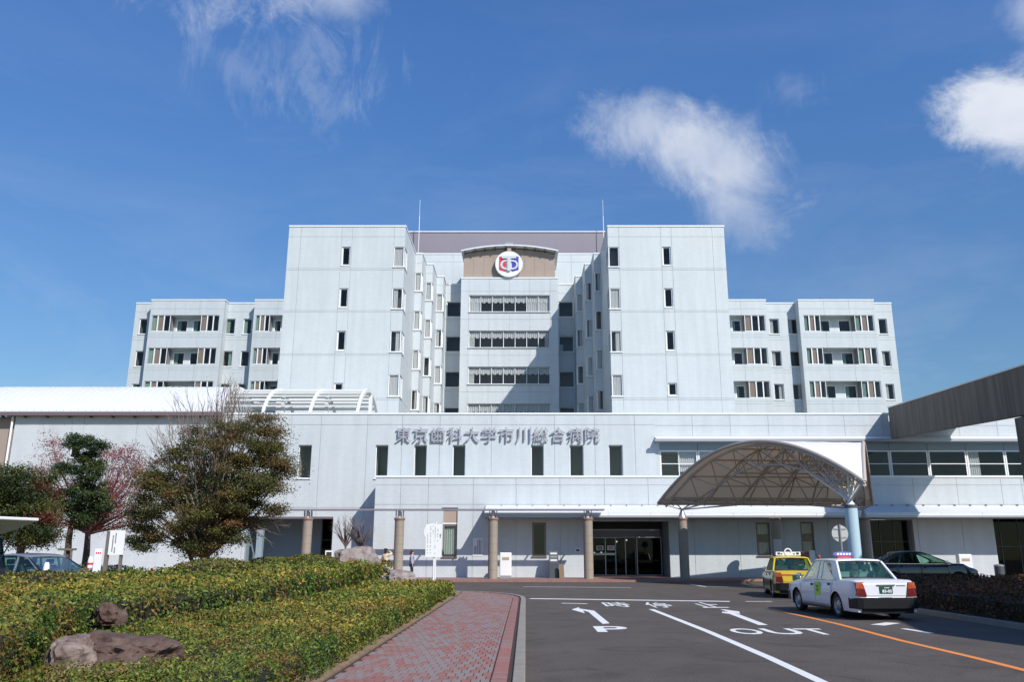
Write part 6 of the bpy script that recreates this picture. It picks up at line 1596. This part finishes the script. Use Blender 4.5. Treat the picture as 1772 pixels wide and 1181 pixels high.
pA = at(668, 958, 46.5); pB = at(713, 960, 47.0)
person('woman in a cream top raising one hand to her dark hair, by the boulder', (pA.x, 46.5, .16), R(62), 1.66, 'cream', 'greycloth', 'hair', raise_arm=True, skirt=True)
person('woman in a grey jacket and dark trousers standing right of the column, facing right', (pB.x, 47.0, .12), R(8), 1.62, 'greycloth', 'navycloth', 'hairb')
def driver(label, car_root, xl, yl, zbase):
    m_ = car_root.matrix_basis; J = [((0, 0, 0), .13), ((0, 0, .22), .14), ((.0, 0, .36), .10), ((.02, 0, .42), .05), ((.03, 0, .52), .085), ((.03, 0, .57), .07), ((.05, .19, .30), .05), ((.25, .2, .18), .04), ((.42, .12, .25), .03), ((.05, -.19, .30), .05), ((.25, -.2, .18), .04), ((.42, -.12, .25), .03)]
    E = [(0, 1), (1, 2), (2, 3), (3, 4), (4, 5), (2, 6), (6, 7), (7, 8), (2, 9), (9, 10), (10, 11)]
    b = skin_body('person', J, E, 0, 'navycloth'); tag(b, label, 'person')
    rot = car_root.rotation_euler.z; off = Matrix.Rotation(rot, 3, 'Z') @ Vector((xl, yl, zbase)); b.location = Vector(car_root.location) + off; b.rotation_euler = (0, 0, rot); ORG[b.name] = Vector((0, 0, 0))
    h = skin_body('hair', [((.015, 0, .50), .095), ((.01, 0, .57), .085)], [(0, 1)], 0, 'hair'); h.parent = b
driver('dark-haired driver seated in the yellow taxi, seen through its rear window', yt, .15, -.36, .72)
driver('driver in dark clothes seated at the wheel of the black saloon', bk, .12, .36, .70)

# ---------------------------------------------------------------- street furniture and signs
def at3(px, py, Y): return at(px, py, Y)
# white notice board with a round sign behind it
p = at(750, 998, 39.5); bx = p.x
nb = thing('notice_board', 'white board of vertical text on a white post at the end of the hedge', 'notice board', (bx, 39.5, .1))
MB().tube([(bx, 39.5, .1), (bx, 39.5, 1.5)], .045, 10).build('post', M['white'], nb, smooth=True)
x0, x1 = at(737, 935, 39.5).x, at(765, 935, 39.5).x; z0, z1 = at(750, 965, 39.5).z, at(750, 908, 39.5).z
bd = MB().box(x0, x1, 39.42, 39.47, z0, z1).build('board', M['white'], nb)
q = MB(); random.seed(3)
for i, (cx_, a, b) in enumerate(((.12, .10, .70), (.30, .05, .92), (.45, .70, .95), (.58, .08, .95), (.74, .42, .85), (.90, .55, .70))):
    zz = z0 + (z1 - z0) * b; cxx = x0 + (x1 - x0) * cx_
    while zz > z0 + (z1 - z0) * a:
        s_ = .022 if i < 5 else .035
        if random.random() < .75: q.box(cxx - s_, cxx + s_ * .8, 39.415, 39.42, zz - s_, zz - s_ * .2); q.box(cxx - s_ * .3, cxx + s_ * .2, 39.413, 39.415, zz - s_ * 1.2, zz + s_ * .3)
        zz -= .065
q.build('text_marks', M['ink'], bd)
rs = thing('round_sign', 'blank back of a round white traffic sign behind the white notice board', 'sign', (at(748, 921, 40.2).x, 40.2, .1))
c_ = at(748, 921, 40.2); mb = MB(); disc(mb, (c_.x, c_.z), .39, 40.18, 40.2); mb.build('disc', M['white'], rs); MB().tube([(bx, 40.24, .1), (bx, 40.24, c_.z + .45)], .03, 8).build('post', M['white'], rs, smooth=True)
# round sign right
c_ = at(1454, 924, 31)
rs2 = thing('round_sign', 'back of a round traffic sign on a grey post, left of the pale blue post', 'sign', (c_.x, 31, 0))
mb = MB(); disc(mb, (c_.x, c_.z), .30, 31.02, 31.035); mb.build('disc', mat('sign_back', (.52, .51, .48), .5, metal=.2), rs2)
MB().tube([(c_.x, 30.98, 0), (c_.x, 30.98, c_.z + .33)], .032, 8).build('post', M['steel'], rs2, smooth=True)
for dz_ in (-.14, .16): MB().box(c_.x - .22, c_.x + .22, 31.0, 31.018, c_.z + dz_ - .02, c_.z + dz_ + .02).build('clamp_bar', M['steel'], rs2)
# white cigarette bins
def wbin(label, px, py, Y, w_, h_):
    c = at(px, py, Y); t = thing('outdoor_bin', label, 'bin', (c.x, Y, .11), 'white outdoor bins against the wall')
    z0_ = .11
    MB().box(c.x - w_ / 2, c.x + w_ / 2, Y - .22, Y + .22, z0_ + .12, z0_ + h_).build('cabinet', M['white'], t, bevel=.05)
    MB().box(c.x - w_ / 2 + .02, c.x + w_ / 2 - .02, Y - .19, Y + .19, z0_, z0_ + .119).build('plinth', M['steel'], t)
    MB().box(c.x - w_ * .3, c.x + w_ * .3, Y - .228, Y - .2, z0_ + h_ * .70, z0_ + h_ * .82).build('opening', M['shutter'], t)
wbin('tall white outdoor bin with a brown slot beside the column left of the entrance', 875, 985, 52.6, .72, 1.52)
wbin('white outdoor bin with a dark slot against the sunlit wall behind the black saloon', 1670, 985, 52.9, .82, 1.42)
# dark machine and board
c = at(958, 985, 53); t = thing('ticket_machine', 'dark grey leaflet stand and machine left of the main entrance', 'machine', (c.x, 53, .11))
MB().box(c.x - .28, c.x + .28, 52.75, 53.2, .11, 1.05).build('cabinet', M['darkgrey'], t, bevel=.02)
MB().add([(c.x - .28, 52.75, 1.051), (c.x + .28, 52.75, 1.051), (c.x + .28, 53.2, 1.051), (c.x - .28, 53.2, 1.051), (c.x - .28, 53.0, 1.72), (c.x + .28, 53.0, 1.72), (c.x + .28, 53.2, 1.72), (c.x - .28, 53.2, 1.72)],
         [(0, 1, 5, 4), (1, 2, 6, 5), (2, 3, 7, 6), (3, 0, 4, 7), (4, 5, 6, 7)]).build('sloping_rack', M['darkgrey'], t)
for k in range(3): 
    zz = 1.12 + k * .2; yy = 52.74 + (zz - 1.05) * .37
    MB().box(c.x - .2, c.x + .2, yy - .01, yy + .02, zz, zz + .1).build('leaflet', M['white' if k != 1 else 'steel'], t)
MB().box(c.x + .285, c.x + .62, 52.8, 53.2, .11, .62).build('low_box', M['darkgrey'], t)
c = at(972, 990, 52.5); tag(MB().add([(c.x - .14, 52.4, .11), (c.x + .16, 52.4, .11), (c.x + .16, 52.45, .11), (c.x - .14, 52.45, .11), (c.x - .18, 52.45, .95), (c.x + .12, 52.45, .95), (c.x + .12, 52.5, .95), (c.x - .18, 52.5, .95)],
    [(0, 3, 2, 1), (4, 5, 6, 7), (0, 1, 5, 4), (1, 2, 6, 5), (2, 3, 7, 6), (3, 0, 4, 7)]).build('leaning_board', M['tan'], loc=(c.x, 52.45, .11)), 'small brown board leaning beside the dark leaflet stand', 'board')
# wall plates
c = at(1000, 953, YB); wp = thing('wall_plate', 'small framed plate on the wall right of the leaflet stand', 'plate', (c.x, YB, c.z))
MB().box(c.x - .17, c.x + .17, YB - .03, YB - .003, c.z - .11, c.z + .11).build('frame', M['white'], wp); MB().box(c.x - .12, c.x + .10, YB - .035, YB - .031, c.z - .07, c.z + .06).build('picture', M['darkgrey'], wp)
c = at(826, 947, YB); ps = thing('wall_notice', 'white wall notice with dark vertical lines of text, left of the bin column', 'notice', (c.x, YB, c.z))
x0, x1 = at(818, 947, YB).x, at(835, 947, YB).x; z0, z1 = at(826, 963, YB).z, at(826, 932, YB).z
bd = MB().box(x0, x1, YB - .03, YB - .003, z0, z1).build('board', M['white'], ps); q = MB()
for f_ in (.22, .34, .52, .68, .84): q.box(x0 + (x1 - x0) * f_ - .018, x0 + (x1 - x0) * f_ + .018, YB - .034, YB - .031, z0 + .1, z1 - (.1 if f_ > .4 else .5))
q.build('text_marks', M['ink'], bd)
# poster on the shaded column
c = at(1345, 948, YC); po = thing('column_poster', 'white poster with a purple foot strapped to the shaded column behind the yellow taxi', 'poster', (allc[5].location.x, YC - .3, c.z))
X = allc[5].location.x
q = MB(); vs = []
for k in range(9):
    a = R(-90 - 52 + 104 * k / 8)
    for zz in (at(1345, 962, YC).z, at(1345, 934, YC).z): vs.append((X + .31 * math.cos(a), YC + .31 * math.sin(a), zz))
q.add(vs, [(2 * k, 2 * k + 2, 2 * k + 3, 2 * k + 1) for k in range(8)]); q.build('sheet', M['cloudw'], po)
q = MB(); vs = []
for k in range(7):
    a = R(-90 - 40 + 80 * k / 6)
    for zz in (at(1345, 961, YC).z, at(1345, 958, YC).z): vs.append((X + .315 * math.cos(a), YC + .315 * math.sin(a), zz))
q.add(vs, [(2 * k, 2 * k + 2, 2 * k + 3, 2 * k + 1) for k in range(6)]); q.build('foot_strip', M['purple'], po)
# red bucket and white box behind the yellow taxi
c = at(1394, 958, 50.5); tag(MB().lathe((c.x, 50.5, .12), [(.30, 0), (.36, 1.2), (.38, 1.55), (.34, 1.56)], 16).build('planter_pot', M['kerbr'], loc=(c.x, 50.5, .12)), 'reddish-brown tall pot below the window right of the poster column', 'pot')
c = at(1402, 958, 50.2); tag(MB().box(c.x - .1, c.x + .22, 50.0, 50.2, .12, 1.75).build('white_stand', M['white'], loc=(c.x, 50.1, .12), bevel=.02), 'narrow white stand beside the reddish-brown pot', 'stand')
# bollard
c = at(1729, 985, 51.2); b_ = thing('bollard', 'dark round-topped bollard by the dark doorway at the right edge', 'bollard', (c.x, 51.2, .11))
MB().lathe((c.x, 51.2, .11), [(.27, 0), (.27, .72)], 20).build('shaft', M['darkgrey'], b_, smooth=True); MB().lathe((c.x, 51.2, .11), [(.29, .722), (.29, .78), (.2, .83), (.05, .85)], 20).build('lid', M['steel'], b_, smooth=True)
# left side: big board on two posts, small sign, cones, posts
YB2 = 33.0
gb = thing('information_board', 'white information board between two grey posts left of the big tree', 'notice board', (at(200, 995, YB2).x, YB2, .1))
for a, b in ((183, 189), (209, 213)):
    x0, x1 = at(a, 950, YB2).x, at(b, 950, YB2).x; MB().box(x0, x1, YB2 - .06, YB2 + .06, .1, at(190, 920, YB2).z).build('post', M['signpost'], gb)
x0, x1 = at(191, 940, YB2).x, at(217, 940, YB2).x; z0, z1 = at(200, 961, YB2).z, at(200, 919, YB2).z
bd = MB().box(x0, x1, YB2 - .11, YB2 - .065, z0, z1).build('board', M['white'], gb); q = MB()
for cx_, a, b in ((.25, .15, .8), (.42, .5, .9), (.42, .1, .3)):
    zz = z0 + (z1 - z0) * b; cxx = x0 + (x1 - x0) * cx_
    while zz > z0 + (z1 - z0) * a: q.box(cxx - .02, cxx + .02, YB2 - .115, YB2 - .111, zz - .03, zz); zz -= .045
q.build('text_marks', M['ink'], bd)
ss_ = thing('small_sign', 'small white panel sign with red print, left of the information board', 'sign', (at(171, 985, 32.5).x, 32.5, .1))
x0, x1 = at(164, 965, 32.5).x, at(177, 965, 32.5).x; z1 = at(170, 950, 32.5).z
bd = MB().box(x0, x1, 32.45, 32.50, .3, z1).build('board', M['white'], ss_); MB().box(x0 + .05, x0 + .09, 32.46, 32.49, .1, .3).box(x1 - .09, x1 - .05, 32.46, 32.49, .1, .3).build('leg', M['steel'], ss_)
q = MB(); [q.box(x0 + .05 + k * .075, x0 + .10 + k * .075, 32.445, 32.449, z1 - .2, z1 - .14) for k in range(3)]; q.build('print', M['red'], bd)
def marker(label, px, Y, z1, m, bands):
    c = at(px, 985, Y); t = thing('marker_post', label, 'marker post', (c.x, Y, .1)); MB().lathe((c.x, Y, .1), [(.085, 0), (.075, z1 - .2), (.055, z1 - .12), (.05, z1 - .1)], 14).build('shaft', M[m], t, smooth=True)
    for k in bands: MB().lathe((c.x, Y, .1), [(.088, k), (.087, k + .06)], 14).build('band', M['red'], t)
    MB().lathe((c.x, Y, .0), [(.18, .1), (.17, .13), (.09, .15)], 14).build('base', M['black'], t)
marker('white marker post with red side standing at the back of the tall hedge', 155, 26.5, 1.55, 'white', (.9, 1.05, 1.2))
marker('plain white marker post in front of the silver car', 80, 22.6, 1.42, 'white', ())
c = at(264, 985, 46); cn_ = thing('traffic_cone', 'orange-red traffic cone by the wall left of the big tree trunk', 'traffic cone', (c.x, 46, .1))
MB().lathe((c.x, 46, .1), [(.22, .04), (.05, .70), (.03, .72)], 16).build('cone', M['cone'], cn_, smooth=True); MB().box(c.x - .28, c.x + .28, 45.72, 46.28, .1, .139).build('base', M['cone'], cn_)
c = at(569, 967, 50); wf = thing('a_frame_board', 'small white-framed board standing in the doorway behind the hedge', 'board', (c.x, 50, .1))
MB().box(c.x - .22, c.x - .16, 49.97, 50.03, .1, 1.75).box(c.x + .16, c.x + .22, 49.97, 50.03, .1, 1.75).box(c.x - .16, c.x + .16, 49.97, 50.03, 1.66, 1.75).build('frame', M['white'], wf); MB().box(c.x - .16, c.x + .16, 49.99, 50.01, .6, 1.66).build('panel', M['ink'], wf)
